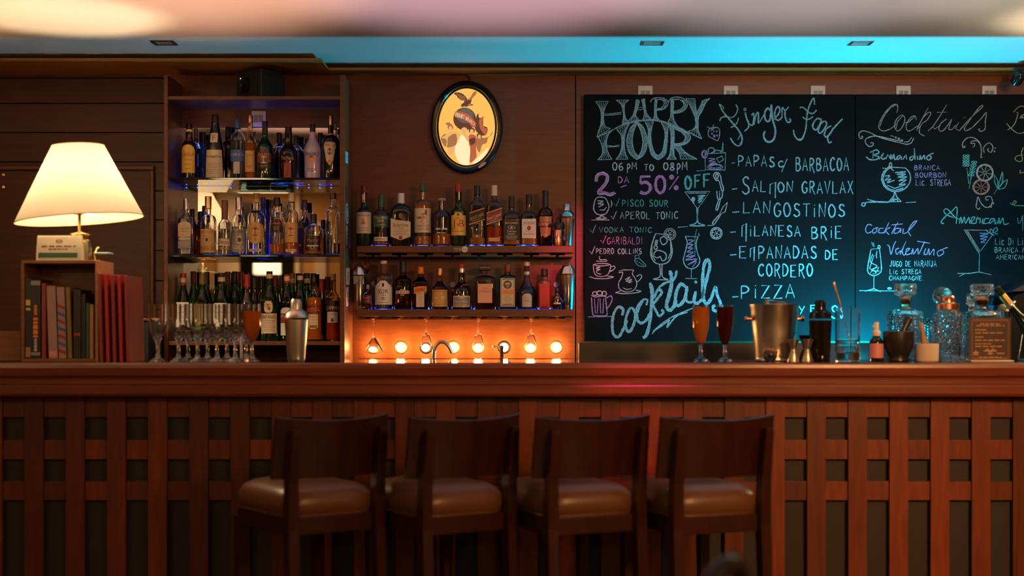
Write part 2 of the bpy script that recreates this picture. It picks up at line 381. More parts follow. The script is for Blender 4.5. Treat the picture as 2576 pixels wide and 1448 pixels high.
# ------------------------------------------------------------------ bar stools
def make_stool(label, loc, rz):
    r = thing('bar_stool', label, 'bar stool', loc, 'bar stools along the counter', rz)
    # seat cushion: domed, rounded
    N = 14; top = []; hw, y0, y1 = .180, -.19, .265
    def side(u): return math.copysign(abs(u) ** .8, u)
    mb = MB(); grid = []
    rings = []
    for (ins, z) in ((.004, .578), (-.004, .586), (-.010, .612), (-.006, .640), (.008, .662), (.035, .678), (.09, .690), (.15, .694)):
        ring = []
        for j in range(48):
            a = 2 * pi * (j + .5) / 48; e = 5.0 if ins < .05 else 3.2
            ca = math.copysign(abs(cos(a)) ** (2 / e), cos(a)); sa = math.copysign(abs(sin(a)) ** (2 / e), sin(a))
            sag = .010 * (1 - abs(ca) ** 3) if z < .66 else 0
            ring.append(((hw - ins) * ca, (y0 + y1) / 2 + ((y1 - y0) / 2 - ins) * sa, z + sag * 0))
        rings.append(ring)
    mb.rings(rings).build('seat', leather, r, True)
    mb2 = MB(); mb2.tube([((hw + .001) * math.copysign(abs(cos(a)) ** .4, cos(a)), .0375 + .2285 * math.copysign(abs(sin(a)) ** .4, sin(a)), .581) for a in [2 * pi * j / 64 for j in range(65)]], .0035, 6)
    mb2.build('piping', leather, r, True)
    MB().bbox(-.165, .165, -.19, -.165, .515, .577, .003).bbox(-.165, .165, .225, .25, .515, .577, .003).bbox(-.178, -.155, -.165, .225, .515, .577, .003).bbox(.155, .178, -.165, .225, .515, .577, .003).build('seat_frame', stool_wood, r)
    for s in (-1, 1):
        # rear leg carries on upward as the back post, raked a little backwards
        x = s * .172; rs = []
        for (z, yy, w, dp) in ((0, -.24, .018, .020), (.30, -.215, .019, .022), (.54, -.198, .020, .024), (.70, -.203, .018, .022), (.87, -.232, .0155, .016), (.885, -.235, .014, .013)):
            rs.append([(x - w, yy - dp, z), (x + w, yy - dp, z), (x + w, yy + dp, z), (x - w, yy + dp, z)])
        MB().rings(rs).build('rear_leg', stool_wood, r)
        rs = []
        for (z, w) in ((0, .014), (.54, .021)): xx = s * .158; rs.append([(xx - w, .235 - w, z), (xx + w, .235 - w, z), (xx + w, .235 + w, z), (xx - w, .235 + w, z)])
        MB().rings(rs).build('front_leg', stool_wood, r)
        MB().bbox(s * .160 - .009, s * .160 + .009, -.20, .22, .245, .28, .003).build('stretcher', stool_wood, r)
    MB().bbox(-.15, .15, .225, .245, .17, .21, .003).build('foot_rail', stool_wood, r)
    # backrest: wide panel bent round the sitter, top edge dipping in the middle
    mb = MB(); rs = []
    for i in range(17):
        u = -1 + i / 8; x = .222 * u; bend = .050 * u * u
        def yb(z): return -.186 - (z - .70) * .17 + bend
        zt = .916 + .014 * u * u; zb = .712
        rs.append([(x, yb(zb), zb), (x, yb(zb) - .016, zb), (x, yb(zt) - .016, zt - .003), (x, yb(zt) - .012, zt), (x, yb(zt) - .003, zt), (x, yb(zt), zt - .003)])
    mb.rings(rs).build('backrest', stool_wood, r, True)
    return r
st = make_stool('dark wood bar stool below the counter shaker, a bright streak on its seat', (-.738, 5.345, 0), radians(35))
dup(st, (-.262, 5.345, 0), radians(32), 'dark wood bar stool standing below the oval lit sign')
dup(st, (.215, 5.345, 0), radians(23), 'dark wood bar stool in front of the gap between wall shelves and chalkboard')
dup(st, (.662, 5.35, 0), radians(20), 'dark wood bar stool nearest the ice bucket end of the counter')
mb = MB()
mb.tube([(.405, 3.05, .70), (.425, 3.08, .722), (.45, 3.11, .7355), (.475, 3.16, .738), (.50, 3.2, .70)], .022, 10)
mb.tube([(.41, 3.05, .70), (.41, 3.05, .02)], .016, 8); mb.tube([(.495, 3.195, .70), (.495, 3.195, .02)], .016, 8)
mb.tube([(.41, 3.05, .014), (.495, 3.195, .014)], .014, 8)
tag(mb.build('rail_stand', black_gloss, None, True), 'blurred glossy curved rail end at the bottom edge, in front of the last stool', 'rail')

# ------------------------------------------------------------------ mirrored bottle cabinet
DC = 6.76
cab = thing('bottle_cabinet', 'tall wood cabinet with mirror back and two glass shelves holding bottles', 'cabinet', (0, 0, 0))
cx0, cx1, cx2, cx3 = PX(412, DC), PX(422, DC), PX(855, DC), PX(867, DC)
ztop = PZ(188, DC)
MB().bbox(cx0, cx1, DC, WY - .001, 0, ztop, .0015).build('side_panel', shelf_wood, cab)
MB().bbox(cx2, cx3, DC, WY - .001, 0, ztop, .0015).build('side_panel', shelf_wood, cab)
MB().bbox(cx1, cx2, DC + .005, WY - .03, PZ(250, DC), PZ(241, DC), .0015).build('top_shelf', shelf_wood, cab)
MB().bbox(cx1, cx2, DC + .005, WY - .03, PZ(868, DC), PZ(858, DC), .0015).build('bottom_shelf', shelf_wood, cab)
zm = PZ(320, WY - .02)
MB().box(cx1, cx2, WY - .030, WY - .002, zm, ztop).build('back_panel', wall_wood, cab)
MB().box(cx1, cx2, WY - .014, WY - .004, PZ(866, DC), zm).build('mirror', mirror_mat, cab)
Z1, Z2, Z3 = PZ(446, DC), PZ(640, DC), PZ(858, DC)
for z in (Z1, Z2):
    MB().bbox(cx1 + .001, cx2 - .001, DC + .01, WY - .02, z - .010, z, .001).build('glass_shelf', shelf_glass, cab)
for z, ds, xs in ((Z1, 7.05, (430, 466, 494, 522, 550, 578, 746, 775, 803, 831)), (Z2, 7.05, ())):
    ld = MB().box(cx1 + .01, cx2 - .01, ds + .026, ds + .034, z - .019, z - .0155).build('led_strip', mirror_mat, cab)
    for px in xs:
        MB().sphere((0, 0, 0), .0028, 8, 6).build('led', blue_led, ld, True, (PX(px, ds), ds + .0265, z - .0172))
light('cabinet_blue_light', 'AREA', ((cx1 + cx2) / 2, 7.03, Z1 + .006), 2.6, (.03, .12, 1), shape='RECTANGLE', size=.70, size_y=.02, target=((cx1 + cx2) / 2, 6.96, 3))
light('cabinet_blue_light', 'AREA', ((cx1 + cx2) / 2, 7.03, Z2 + .006), 1.4, (.03, .12, 1), shape='RECTANGLE', size=.70, size_y=.02, target=((cx1 + cx2) / 2, 6.96, 3))
# stickers on the cabinet's side
for (y0, y1, f0, f1, sh, m) in ((381, 411, .03, .13, 0, 'cyan'), (460, 508, .03, .13, 1, 'maroon'), (511, 563, .02, .17, 1, 'grey'), (567, 619, .03, .13, 2, 'cyan'), (625, 674, .03, .15, 1, 'teal'), (672, 717, .06, .2, 0, 'white'), (720, 771, .06, .15, 0, 'white')):
    mb = MB(); yc = (f0 + f1) / 2 + DC; zc = (PZ(y0, yc) + PZ(y1, yc)) / 2; hh = (PZ(y0, yc) - PZ(y1, yc)) / 2; ww = (f1 - f0) / 2
    if sh == 0: o = [(-ww, -hh), (ww, -hh * .9), (ww, hh), (-ww, hh * .85)]
    elif sh == 1: o = [(ww * cos(2 * pi * i / 28), hh * sin(2 * pi * i / 28)) for i in range(28)]
    else: o = [(ww * (1 if i == 0 else 1) * cos(a) * (.25 + .75 * (sin(a) + 1) / 2), hh * sin(a)) for i, a in enumerate([2 * pi * i / 28 for i in range(28)])]
    mb.prism([(yc + p[0], zc + p[1]) for p in o], 0, cx3 + .0002, cx3 + .0012)
    s = mb.build('sticker', P[m], cab)
    tb = MB()
    if sh == 1:
        for q in (.75, .5):
            ring = [(yc + q * p[0], zc + q * p[1]) for p in o]; inr = [(yc + (q - .1) * p[0], zc + (q - .1) * p[1]) for p in o]
            tb.rings([[(cx3 + .0016, *p) for p in ring], [(cx3 + .0016, *p) for p in inr]], True, False, False)
    else:
        for q in (-.4, 0, .35): tb.box(cx3 + .0013, cx3 + .0017, yc - ww * .12, yc + ww * .2, zc + hh * (q - .12), zc + hh * (q + .12))
    tb.build('sticker_print', P['black'], s)
# double socket plates
def socket(px, py, dd, label, h=.085, wdt=.070, grp='white socket plates above the chalkboards'):
    r = thing('wall_socket', label, 'socket', (PX(px, dd), dd, PZ(py, dd)), grp)
    MB().bbox(-wdt / 2, wdt / 2, -.008, -.0005, -h / 2, h / 2, .002).build('plate', white_plastic, r)
    for s in (-1, 1): MB().box(s * .012 - .010, s * .012 + .010, -.010, -.0075, -.018, .018).build('module', P['grey'], r)
socket(651, 243, WY - .03, 'pinkish white socket plate just under the cabinet top shelf', .075, .068, 'socket plates in the bottle cabinet')
socket(651, 299, WY - .03, 'white double socket plate behind the bottles of the top glass shelf', .075, .068, 'socket plates in the bottle cabinet')
for px, t in ((1623, 'pink lit socket plate above the happy hour lettering'), (1838, 'socket plate above the start of the finger food lettering'), (2057, 'socket plate above the end of the finger food lettering'),
              (2272, 'socket plate above the thin cocktails lettering'), (2488, 'yellow lit socket plate at the far end of the second chalkboard')):
    socket(px, 238, WY, t)
# loudspeaker on the cabinet top shelf
sp = thing('loudspeaker', 'black box loudspeaker on top of the bottle cabinet', 'speaker', (PX(656, 6.88), 6.88, PZ(241, DC)), None, radians(-38))
MB().bbox(-.085, .085, -.075, .075, .0005, .130, .005).build('enclosure', black_matte, sp)
MB().lathe([(.034, 0), (.034, .004), (.029, .002), (.012, -.006), (.001, -.004)], 26).build('driver', black_gloss, sp, True, (-.02, -.0755, .062)).rotation_euler = (pi / 2, 0, 0)
MB().sphere((0, 0, 0), .0025, 8, 6).build('power_light', emit('speaker_led', (1, .3, .2), 4), sp, True, (-.055, -.076, .095))

# ------------------------------------------------------------------ wall shelves with glass racks
DS = 6.92
SA, SB = PZ(618, DS), PZ(778, DS)
sx0, sx1 = PX(898, DS), PX(1443, DS)
def rack_rails(z0, y0, y1, xs, gap, web, dd):
    mb = MB(); bounds = [sx0] + [PX(x, dd) for x in xs] + [sx1]
    for i in range(len(bounds) - 1):
        a, b = bounds[i], bounds[i + 1]
        fa = a if i == 0 else a + gap / 2; fb = b if i == len(bounds) - 2 else b - gap / 2
        wa = a if i == 0 else a + web; wb = b if i == len(bounds) - 2 else b - web
        mb.box(wa, wb, y0, y1, z0 - .010, z0).box(fa, fb, y0, y1, z0 - .016, z0 - .010)
    return mb
slots = (939, 1005, 1071, 1138, 1204, 1270, 1337, 1402)
for z, lab in ((SA, 'upper wood wall shelf under the whisky bottles, with slotted glass rack'), (SB, 'lower wood wall shelf with glasses hanging from its slotted rack')):
    sh = thing('wall_shelf', lab, 'shelf', (0, 0, 0), 'wood wall shelves in the lit niche')
    MB().bbox(sx0, sx1, DS, WY - .001, z - .032, z, .002).build('shelf_board', shelf_wood, sh)
    ld = MB().box(sx0 + .01, sx1 - .01, WY - .010, WY - .002, z + .0002, z + .003).build('led_strip', black_matte, sh)
    for q in range(14): MB().sphere((0, 0, 0), .0032, 8, 6).build('led', blue_led, ld, True, (sx0 + .04 + q * (sx1 - sx0 - .08) / 13, WY - .012, z + .004))
    light('shelf_blue_light', 'AREA', ((sx0 + sx1) / 2, WY - .016, z + .006), .55, (.03, .10, 1), shape='RECTANGLE', size=.95, size_y=.008, target=((sx0 + sx1) / 2, WY - .12, z + .02))
    rack_rails(z - .0325, DS + .03, WY - .002, slots, .014, .036, DS + .03).build('glass_rack', shelf_wood, sh)
    if z == SA:
        MB().lathe([(.0145, 0), (.0145, .002), (.012, .0035), (.001, .0035)], 26).build('round_badge', white_plastic, sh, True, (PX(1169, DS), DS - .0002, PZ(627, DS))).rotation_euler = (pi / 2, 0, 0)
        tg = MB().bbox(PX(1142, DS), PX(1160, DS), DS - .003, DS - .0002, PZ(631, DS), PZ(623, DS), .0008).build('price_tag', P['grey'], sh)
        for s, xx, wd, par in (('BUB', 1150, 11, tg), ('SUS', 1169, 10, tg)):
            vs, fs = text_mesh(s); kk = DS / F
            MB().add([(PX(xx, DS) + v[0] * wd * kk, DS - .0042, PZ(627, DS) + v[1] * 4.2 * kk) for v in vs], fs).build('tag_lettering', P['black'], sh)
for px, z, t in ((940, 714, 'white round hook on the niche wall beside the white labelled gin bottle'), (1139, 716, 'white round hook on the niche wall beside the red ribboned bottle'), (1398, 716, 'round hook on the niche wall beside the end shaker')):
    r = MB().lathe([(.013, 0), (.014, .004), (.012, .010), (.007, .012), (.006, .009), (.001, .009)], 22).build('coat_hook', white_plastic, None, True, (PX(px, WY), WY - .0002, PZ(z, WY)))
    r.rotation_euler = (pi / 2, 0, 0); tag(r, t, 'hook', 'round hooks on the niche wall')
# globe bulbs along the foot of the niche wall
bn = ['first globe bulb of the niche row, inside the hanging martini glass', 'second globe bulb of the niche row, next after the martini glass', 'third globe bulb of the niche row, beside the curved tap', 'globe bulb just past the curved tap in the niche row',
      'globe bulb behind the hanging glass between the curved tap and the small lever tap', 'globe bulb right above the small lever tap', 'globe bulb behind the last hanging glass', 'globe bulb at the chalkboard end of the niche row']
for px, t in zip((940, 1009, 1072, 1141, 1203, 1268, 1334, 1399), bn):
    r = thing('globe_bulb', t, 'light bulb', (PX(px, WY), WY, PZ(873, WY)), 'globe bulbs along the niche wall')
    MB().lathe([(.030, 0), (.031, .004), (.026, .012), (.016, .014), (.014, .024), (.001, .024)], 24).build('socket', black_matte if px in (1268, 1072) else P['tan'], r, True).rotation_euler = (pi / 2, 0, 0)
    MB().sphere((0, -.040, 0), .0195, 18, 12).build('globe', bulb_mat, r, True)

# ------------------------------------------------------------------ bottles: silhouettes traced in photo pixels, turned into real solids at their own distance
SHELF = dict(T=(Z1, 6.88, 444), TB=(Z1, 7.0, 444), M=(Z2, 6.88, 637), MB=(Z2, 7.0, 637), W=(Z3, 6.86, 857), WB=(Z3, 6.99, 857), A=(SA, 6.99, 617), B=(SB, 6.99, 777))
GRP = dict(T='bottles on the top glass shelf', M='bottles on the second glass shelf', W='wine and vermouth bottles on the cabinet bottom shelf', A='whisky bottles on the upper wall shelf', B='liqueur bottles on the lower wall shelf')
def interp(prof, z):
    for (r0, z0), (r1, z1) in zip(prof, prof[1:]):
        if min(z0, z1) <= z <= max(z0, z1) and abs(z1 - z0) > 1e-9: return r0 + (r1 - r0) * (z - z0) / (z1 - z0)
    return prof[-1][0] if z > prof[-1][1] else prof[1][0]
def bottle(desc, shelf, cx, hw, yt, yc, yn, ys, nw, g='clear', cap='black', cw=None, kind='r', sq=0, liq=None, labs=(), dd=0, name='liquor_bottle', cat='bottle', band=None, yb=None, taper=1.0, ryf=1.0, lip=1.0):
    z0, d, ybase = SHELF[shelf]; d += dd; kk = d / F
    if yb is None: yb = ybase
    r = thing(name, desc, cat, (PX(cx, d), d, z0 + .0008), GRP[shelf[0]])
    H = lambda y: (yb - y) * kk
    R = hw * kk; rn = nw * kk
    pr = [(R * .90 * taper, 0), (R * .98 * taper, H(yb - 1.5)), (R * taper, H(yb - 4))]; ex = [sq or 2] * 3
    pr.append((R * (taper * .5 + .5), H((yb + ys) / 2))); ex.append(sq or 2)
    NS = 9
    for i in range(NS):
        t = i / (NS - 1)
        if kind == 'r': f = (1 - t ** 2.6) ** .62 if t < 1 else 0
        elif kind == 's': f = .5 + .5 * cos(pi * t)
        else: f = (1 - t) ** 1.1
        pr.append((rn + (R - rn) * f, H(ys + (yn - ys) * t))); ex.append(2 + ((sq or 2) - 2) * (1 - t) ** 1.5)
    mid = (yc + yn) / 2
    pr += [(rn * .99, H(mid)), (rn * lip, H(yc)), (rn * lip, H(yc - 1))]; ex += [2] * 3
    mat = G[g]
    hollow = g in ('clear', 'smoke', 'blue', 'gold')
    mb = MB()
    if hollow:
        t = .0024; inner = [(max(.001, a - t), max(b, .006)) for a, b in pr]
        inner = [(inner[0][0], .006)] + inner[2:]
        mb.lathe(pr + inner[::-1], 28, sq=ex + (([ex[0]] + ex[2:])[::-1]), ry=ryf)
    else: mb.lathe(pr, 28, sq=ex, ry=ryf)
    body = mb.build('glass_body', mat, r, True, fix=True)
    if hollow and liq:
        lm, yl = liq; zl = H(yl); off_ = -.0028 if lm is clear_liq else .0003; ip = [(max(.001, a + off_), max(b, .0066)) for a, b in pr]; q = [(ip[0][0], .0066)]; eq = [ex[0]]
        for (a, b2), e in zip(ip[2:], ex[2:]):
            if b2 < zl and b2 > .0066: q.append((a, b2)); eq.append(e)
        q.append((max(.001, interp(ip, zl)), zl)); eq.append(eq[-1])
        MB().lathe(q, 28, sq=eq, ry=ryf).build('drink', lm, r, True)
    if cap:
        c = (cw or nw + .6) * kk
        cp = MB().lathe([(c, H(yc + .5)), (c * 1.0, H(yt + 1.5)), (c * .92, H(yt)), (.001, H(yt))], 22)
        ridge = [(c * 1.0, H(yc - 1)), (c * 1.07, H(yc - 1.6)), (c * 1.07, H(yc - 3)), (c * 1.0, H(yc - 3.6))]
        cp.lathe(ridge, 22, cap0=False, cap1=False).build('cap', P[cap] if cap in P else cap, r, True)
    if band:
        for (a, b2, m) in band:
            MB().lathe([(interp(pr, H(a)) + .0006, H(a)), (interp(pr, H(b2)) + .0006, H(b2))], 22, cap0=False, cap1=False).build('neck_band', P[m], r, True)
    flat = sq >= 4
    def surf(s, y, off):                           # s px from the axis, y photo pixel -> point on the bottle's front
        z = H(y); rr = interp(pr, z)
        if flat: return (s * kk, -(rr * ryf * .985 + off + .0004), z)
        rr += off; a = max(-1.45, min(1.45, s * kk / rr * 1.0)); a = math.asin(max(-.97, min(.97, s * kk / rr)))
        return (rr * sin(a), -rr * cos(a) * ryf, z)
    for li, lb in enumerate(labs):
        lo = .0005 + .0006 * li
        m, rows = lb[0], lb[1]; texts = lb[2] if len(lb) > 2 else (); ells = lb[3] if len(lb) > 3 else ()
        par = r
        if m:
            grid = []; NV = 14
            full = []
            for (ya, la, ra), (yb2, lb2, rb) in zip(rows, rows[1:]):
                nstep = max(1, int(abs(yb2 - ya) / 8))
                for i in range(nstep): t = i / nstep; full.append((ya + (yb2 - ya) * t, la + (lb2 - la) * t, ra + (rb - ra) * t))
            full.append(rows[-1])
            for (y, l, rr2) in full:
                if callable(l): pass
                grid.append([surf(l + (rr2 - l) * j / NV, y, lo) for j in range(NV + 1)])
            par = MB().rings(grid, False, False, False).build('label', P[m] if m in P else m, r, True)
        if ells:
            for ei, (ex0, ey0, rx, ry, em) in enumerate(ells):
                c = [surf(ex0 + rx * cos(2 * pi * i / 22), ey0 + ry * sin(2 * pi * i / 22), lo + .0002 + .00008 * ei) for i in range(22)]
                MB().add(c + [surf(ex0, ey0, lo + .00025 + .00008 * ei)], [(i, (i + 1) % 22, 22) for i in range(22)]).build('emblem', P[em], par)
        bym = {}
        for (s, tx, ty, tw, th, tm, *rot) in texts: bym.setdefault(tm, []).append((s, tx, ty, tw, th, rot[0] if rot else 0))
        for tm, lst in bym.items():
            tb = MB()
            for (s, tx, ty, tw, th, rot) in lst:
                if s == '-': tb.rings([[surf(tx + a * tw / 16, ty + b3 * th / 2, lo + .0005) for a in range(-8, 9)] for b3 in (-1, 1)], False, False, False); continue
                vs, fs = text_mesh(s)
                tb.add([surf(tx + v[0] * tw, ty - v[1] * th - v[0] * tw * rot, lo + .00055) for v in vs], fs)
            tb.build('lettering', P[tm], par)
    return r
def bars(x0, x1, seed):                           # an unreadable printed line: short blocks with word gaps
    rn = random.Random(seed); out = []; x = x0
    while x < x1 - .5:
        l_ = min(rn.uniform(.10, .24) * (x1 - x0), x1 - x); out.append((x, x + l_)); x += l_ + .045 * (x1 - x0)
    return out
def lines(y0, y1, n, wdt, m='brown', th=.9): return [('-', 0, y0 + (y1 - y0) * i / max(1, n - 1), wdt * (1 - .12 * (i % 3)), th, m) for i in range(n)]
def rect(y0, y1, h): return [(y0, -h, h), (y1, -h, h)]
def arch(y0, y1, h, rise): return [(y0, -h * .12, h * .12), (y0 + rise * .12, -h * .5, h * .5), (y0 + rise * .4, -h * .82, h * .82), (y0 + rise, -h, h), (y1, -h, h)]
def diag(y0, y1, h, slope, n=8):                    # slanted band drawn as columns, returned as text-free ribbon rows
    return [(y0, -h, h), (y1, -h, h)]
T = 'T'
bottle('dark brown coffee liqueur bottle with yellow arched label, first on the top glass shelf', 'T', 476, 19.5, 303, 318, 338, 362, 9, 'dark', 'black', 7.5, 's', band=[(324, 318, 'yellow')],
       labs=[('yellow', arch(357, 428, 16.5, 14), [('KAHLUA', 0, 382, 31, 9, 'red')] + lines(396, 418, 3, 20, 'brown')), ('maroon', rect(341, 348, 7))])
bottle('tall dark monk shaped bottle with cream square label and cream neck label', 'T', 541.5, 24, 281, 300, 303, 372, 9.5, 'dark', 'black', 8.8, 'c', taper=1.0,
       labs=[('cream', [(371, -19, 19), (440, -22, 22)], [('Frangelico', 0, 388, 35, 9, 'black')] + lines(405, 430, 6, 34, 'brown')), ('cream', rect(328, 352, 9.2), [('F', 0, 340, 8, 15, 'red')])])
bottle('clear anise spirit bottle with a blue label and dark blue cap', 'T', 598, 18, 295, 316, 324, 348, 8, 'clear', 'blue', 7.3, 'r', liq=(clear_liq, 345), labs=[('blue', rect(370, 399, 17.5), [('SAMBUCA', 0, 382, 34, 7, 'silver')]), ('silver', rect(400, 430, 8))])
bottle('golden bottle with copper capped neck and oval neck medal beside the blue label', 'T', 629.5, 14.2, 282, 300, 335, 356, 7.2, 'gold', 'copperfoil', 7, 'r', liq=(amber_liq, 352),
       labs=[('gold', rect(372, 425, 12), [('*', 0, 412, 12, 8, 'red'), ('RON', 0, 384, 14, 6, 'brown')]), ('cream', arch(309, 320, 5.5, 8), [('R', 0, 316, 4, 5, 'red')])])
bottle('black cream liqueur bottle with red arched banner over a pale oval picture', 'T', 666.5, 21.5, 297, 330, 334, 366, 7.5, 'dkgreen', 'black', 7, 's',
       labs=[('maroon', arch(374, 402, 18, 9), [('BAILEYS', 0, 383, 29, 7, 'gold')], [(0, 396, 14, 9, 'cream'), (-2, 394, 6, 3.5, 'olive')]), ('black', rect(405, 418, 14), [('ORIGINAL', 0, 411, 18, 4, 'gold')])])
bottle('black bottle with gold script and a red stripe, in front of the clear flasks', 'T', 725.5, 23, 310, 328, 348, 378, 9.5, 'dark', 'black', 8.5, 's', band=[(311, 309, 'red')], taper=.86,
       labs=[('dkred', rect(402, 440, 9)), (None, (), [('Tia Maria', 0, 391, 32, 9, 'gold')])])
bottle('opaque lilac white rum bottle with a palm tree emblem', 'T', 786.5, 21, 304, 325, 330, 372, 7.2, 'lilac', 'black', 7, 's', taper=.96,
       labs=[(None, (), [('MALIBU', 0, 381, 33, 8, 'black'), ('-', 0, 418, 24, 1, 'black'), ('-', 0, 423, 22, 1, 'black')], [(0, 395, 8.5, 7, 'orange'), (-1, 388, 5, 3, 'brown'), (2, 396, 4, 4, 'yellow')])])
bottle('dark bottle with tall gold neck and shield shaped cream label, last in the front row', 'T', 832, 23, 283, 308, 331, 358, 7, 'dark', 'goldfoil', 6.2, 'r', band=[(332, 328, 'gold')],
       labs=[('cream', [(352, -13, 13), (362, -15, 15), (385, -11, 11), (398, -9, 9), (409, -1, 1)], [('AMARULA', 0, 359, 26, 7, 'red')], [(0, 375, 6, 9, 'brown'), (0, 400, 5, 4, 'orange')])])
# back row of the top shelf
bottle('slim bottle with a bronze cap and pink label behind the coffee liqueur', 'TB', 493, 14, 308, 335, 340, 368, 5.5, 'brown', 'brown', 5.2, 's', dd=.025, labs=[('pink', rect(373, 405, 11))])
bottle('blue bottle with black cap between the coffee liqueur and the monk bottle', 'TB', 512, 12, 320, 348, 352, 372, 6.5, 'blue', 'black', 6, 's', dd=-.03, liq=(clear_liq, 380))
bottle('dark shouldered bottle half hidden behind the monk bottle', 'TB', 574, 17, 305, 335, 340, 362, 7.5, 'wine', 'black', 7.2, 'r')
bottle('pale green bottle peeping out behind the golden bottle', 'TB', 646, 12, 322, 340, 350, 372, 6.5, 'gold', 'grey', 6.3, 's')
bottle('round clear flask with a black cap left of the red striped bottle', 'TB', 704, 22, 322, 349, 346, 380, 7, 'clear', 'black', 6.3, 'r', liq=(clear_liq, 360), ryf=.7)
bottle('round clear flask with a black cap right of the red striped bottle', 'TB', 745, 21, 327, 349, 352, 386, 6.5, 'clear', 'black', 6.0, 'r', liq=(clear_liq, 366), ryf=.7)
bottle('short black capped bottle in shadow before the lilac bottle', 'TB', 773, 9, 334, 358, 362, 376, 7, 'wine', 'black', 6.6, 's')
bottle('blue bottle with a black cap behind the lilac and shield labelled bottles', 'TB', 806, 14, 320, 342, 346, 366, 6.8, 'blue', 'black', 6.5, 's', liq=(clear_liq, 365))
bottle('tall clear bottle behind the shield labelled bottle, at the cabinet side', 'TB', 843, 10, 298, 312, 330, 350, 5.4, 'clear', 'grey', 5.2, 's')

bottle('square shouldered clear tequila bottle with silver cap and arched cream label', 'M', 468, 18, 494, 523, 530, 548, 6.8, 'clear', 'silverfoil', 6.4, 's', sq=5, liq=(clear_liq, 545),
       labs=[('cream', arch(553, 590, 16, 7), [('Jose', 0, 563, 8, 4, 'brown'), ('Cuervo', 0, 569, 22, 7, 'brown'), ('ESPECIAL', 0, 577, 16, 3, 'brown')], [(-6, 585, 4, 3.5, 'orange')]), ('cream', rect(592, 598, 15)), ('grey', rect(600, 620, 16), [('BLUE AGAVE', 0, 607, 24, 3, 'cream'), ('-', 0, 612, 22, 1, 'cream')])])
bottle('gold capped tequila bottle with a palm oval on its gold label', 'M', 524, 20.5, 488, 520, 534, 556, 8.6, 'clear', 'goldfoil', 8.3, 'r', liq=(clear_liq, 575),
       labs=[('gold', [(571, -17, 17), (630, -18, 18)], [('GOLD', 0, 578, 28, 6, 'brown'), ('MARIACHI', 0, 619, 33, 12, 'brown')], [(0, 598, 7, 9, 'brown'), (0, 598, 6, 8, 'cream'), (0, 598, 3.5, 5.5, 'black')])])
bottle('ribbed clear tequila bottle with brown cap and slanted script label', 'M', 565.5, 15.6, 498, 545, 545, 560, 8.3, 'clear', 'brown', 8.2, 's', liq=(clear_liq, 570),
       labs=[('cream', rect(595, 613, 13), [('Sauza', 0, 603, 24, 10, 'black', -.12)]), ('tan', rect(616, 622, 11))])
bottle('silver capped tequila bottle with a grey label and palm oval', 'M', 600.5, 18, 490, 522, 534, 558, 8.6, 'clear', 'silverfoil', 8.3, 'r', liq=(clear_liq, 565),
       labs=[('grey', [(571, -17, 17), (629, -17, 17)], [('SILVER', 0, 578, 26, 6, 'black'), ('MARIACHI', 0, 617, 31, 11, 'cream')], [(5, 598, 7.5, 10, 'cream'), (5, 598, 4, 6, 'black')])])
bottle('clear rum bottle with gold oval label and red disc, beside the silver capped bottle', 'M', 645.5, 23, 480, 503, 523, 548, 9, 'clear', 'tan', 8.6, 'r', liq=(clear_liq, 560), band=[(503, 496, 'gold')],
       labs=[('gold', [(554, -9, 9), (560, -17, 17), (570, -20, 20), (592, -20, 20), (603, -14, 14), (608, -6, 6)], [('Havana', 0, 575, 24, 5.5, 'cream'), ('Club', 0, 583, 17, 5.5, 'cream'), ('3', 0, 597, 4, 6, 'brown')], [(0, 578, 10, 11, 'red')]), ('tan', rect(524, 531, 11), [('3', 0, 527, 3, 5, 'black')]), ('silver', rect(621, 628, 15), [('RON', 0, 624, 14, 3, 'brown')])])
bottle('black capped rum bottle with a black arched label, low on amber rum', 'M', 697, 17.5, 491, 513, 528, 548, 8.8, 'clear', 'black', 8.6, 'r', liq=(amber_liq, 608),
       labs=[('black', arch(546, 580, 14, 8), [('-', 0, 557, 23, 4, 'red'), ('-', 0, 566, 14, 1.4, 'tan'), ('-', 0, 571, 12, 1.4, 'tan')])])
bottle('clear rum bottle with cream cap and gold label with a red disc', 'M', 733.5, 17.5, 480, 503, 523, 545, 8.4, 'clear', 'cream', 8.2, 'r', liq=(amber_liq, 604),
       labs=[('gold', [(554, -16, 16), (604, -16, 16)], [('Havana', 0, 575, 24, 5.5, 'cream'), ('Club', 0, 583, 17, 5.5, 'cream')], [(0, 578, 10, 11, 'red')]), ('silver', rect(621, 628, 14), [('RON', 0, 624, 13, 3, 'brown')])])
bottle('squat black capped bottle with script on a black label', 'M', 789, 24, 533, 557, 560, 582, 8, 'clear', 'black', 7.8, 'r', liq=(amber_liq, 590), dd=-.03,
       labs=[('black', rect(589, 627, 19), [('Mistral', 0, 600, 28, 8, 'tan'), ('-', 0, 614, 30, 3, 'cream')], [(0, 619, 5, 5, 'cream'), (0, 619, 3.5, 3.5, 'black')])])
bottle('tall straight clear vodka bottle at the cabinet side, blue lit at its foot', 'M', 838, 18.5, 480, 494, 512, 528, 8.3, 'clear', 'brown', 8, 's', liq=(clear_liq, 606), labs=[(None, (), [('-', 0, 560, 1.2, 16, 'purple')])])
bottle('dark bottle with a black cap just behind the square shouldered tequila', 'MB', 484, 11, 517, 538, 542, 560, 6, 'brown', 'black', 5.8, 's', labs=[('dkred', rect(572, 618, 9))])
bottle('bottle with a wide black cap between the first two tequilas', 'MB', 505.5, 13, 523, 546, 548, 566, 7, 'brown', 'black', 6.8, 's')
bottle('purple capped bottle tinted for blue LED light behind the gold oval label', 'MB', 662, 16, 487, 518, 530, 556, 7, 'blue', 'purple', 6.8, 'r', dd=.03, liq=(clear_liq, 560))
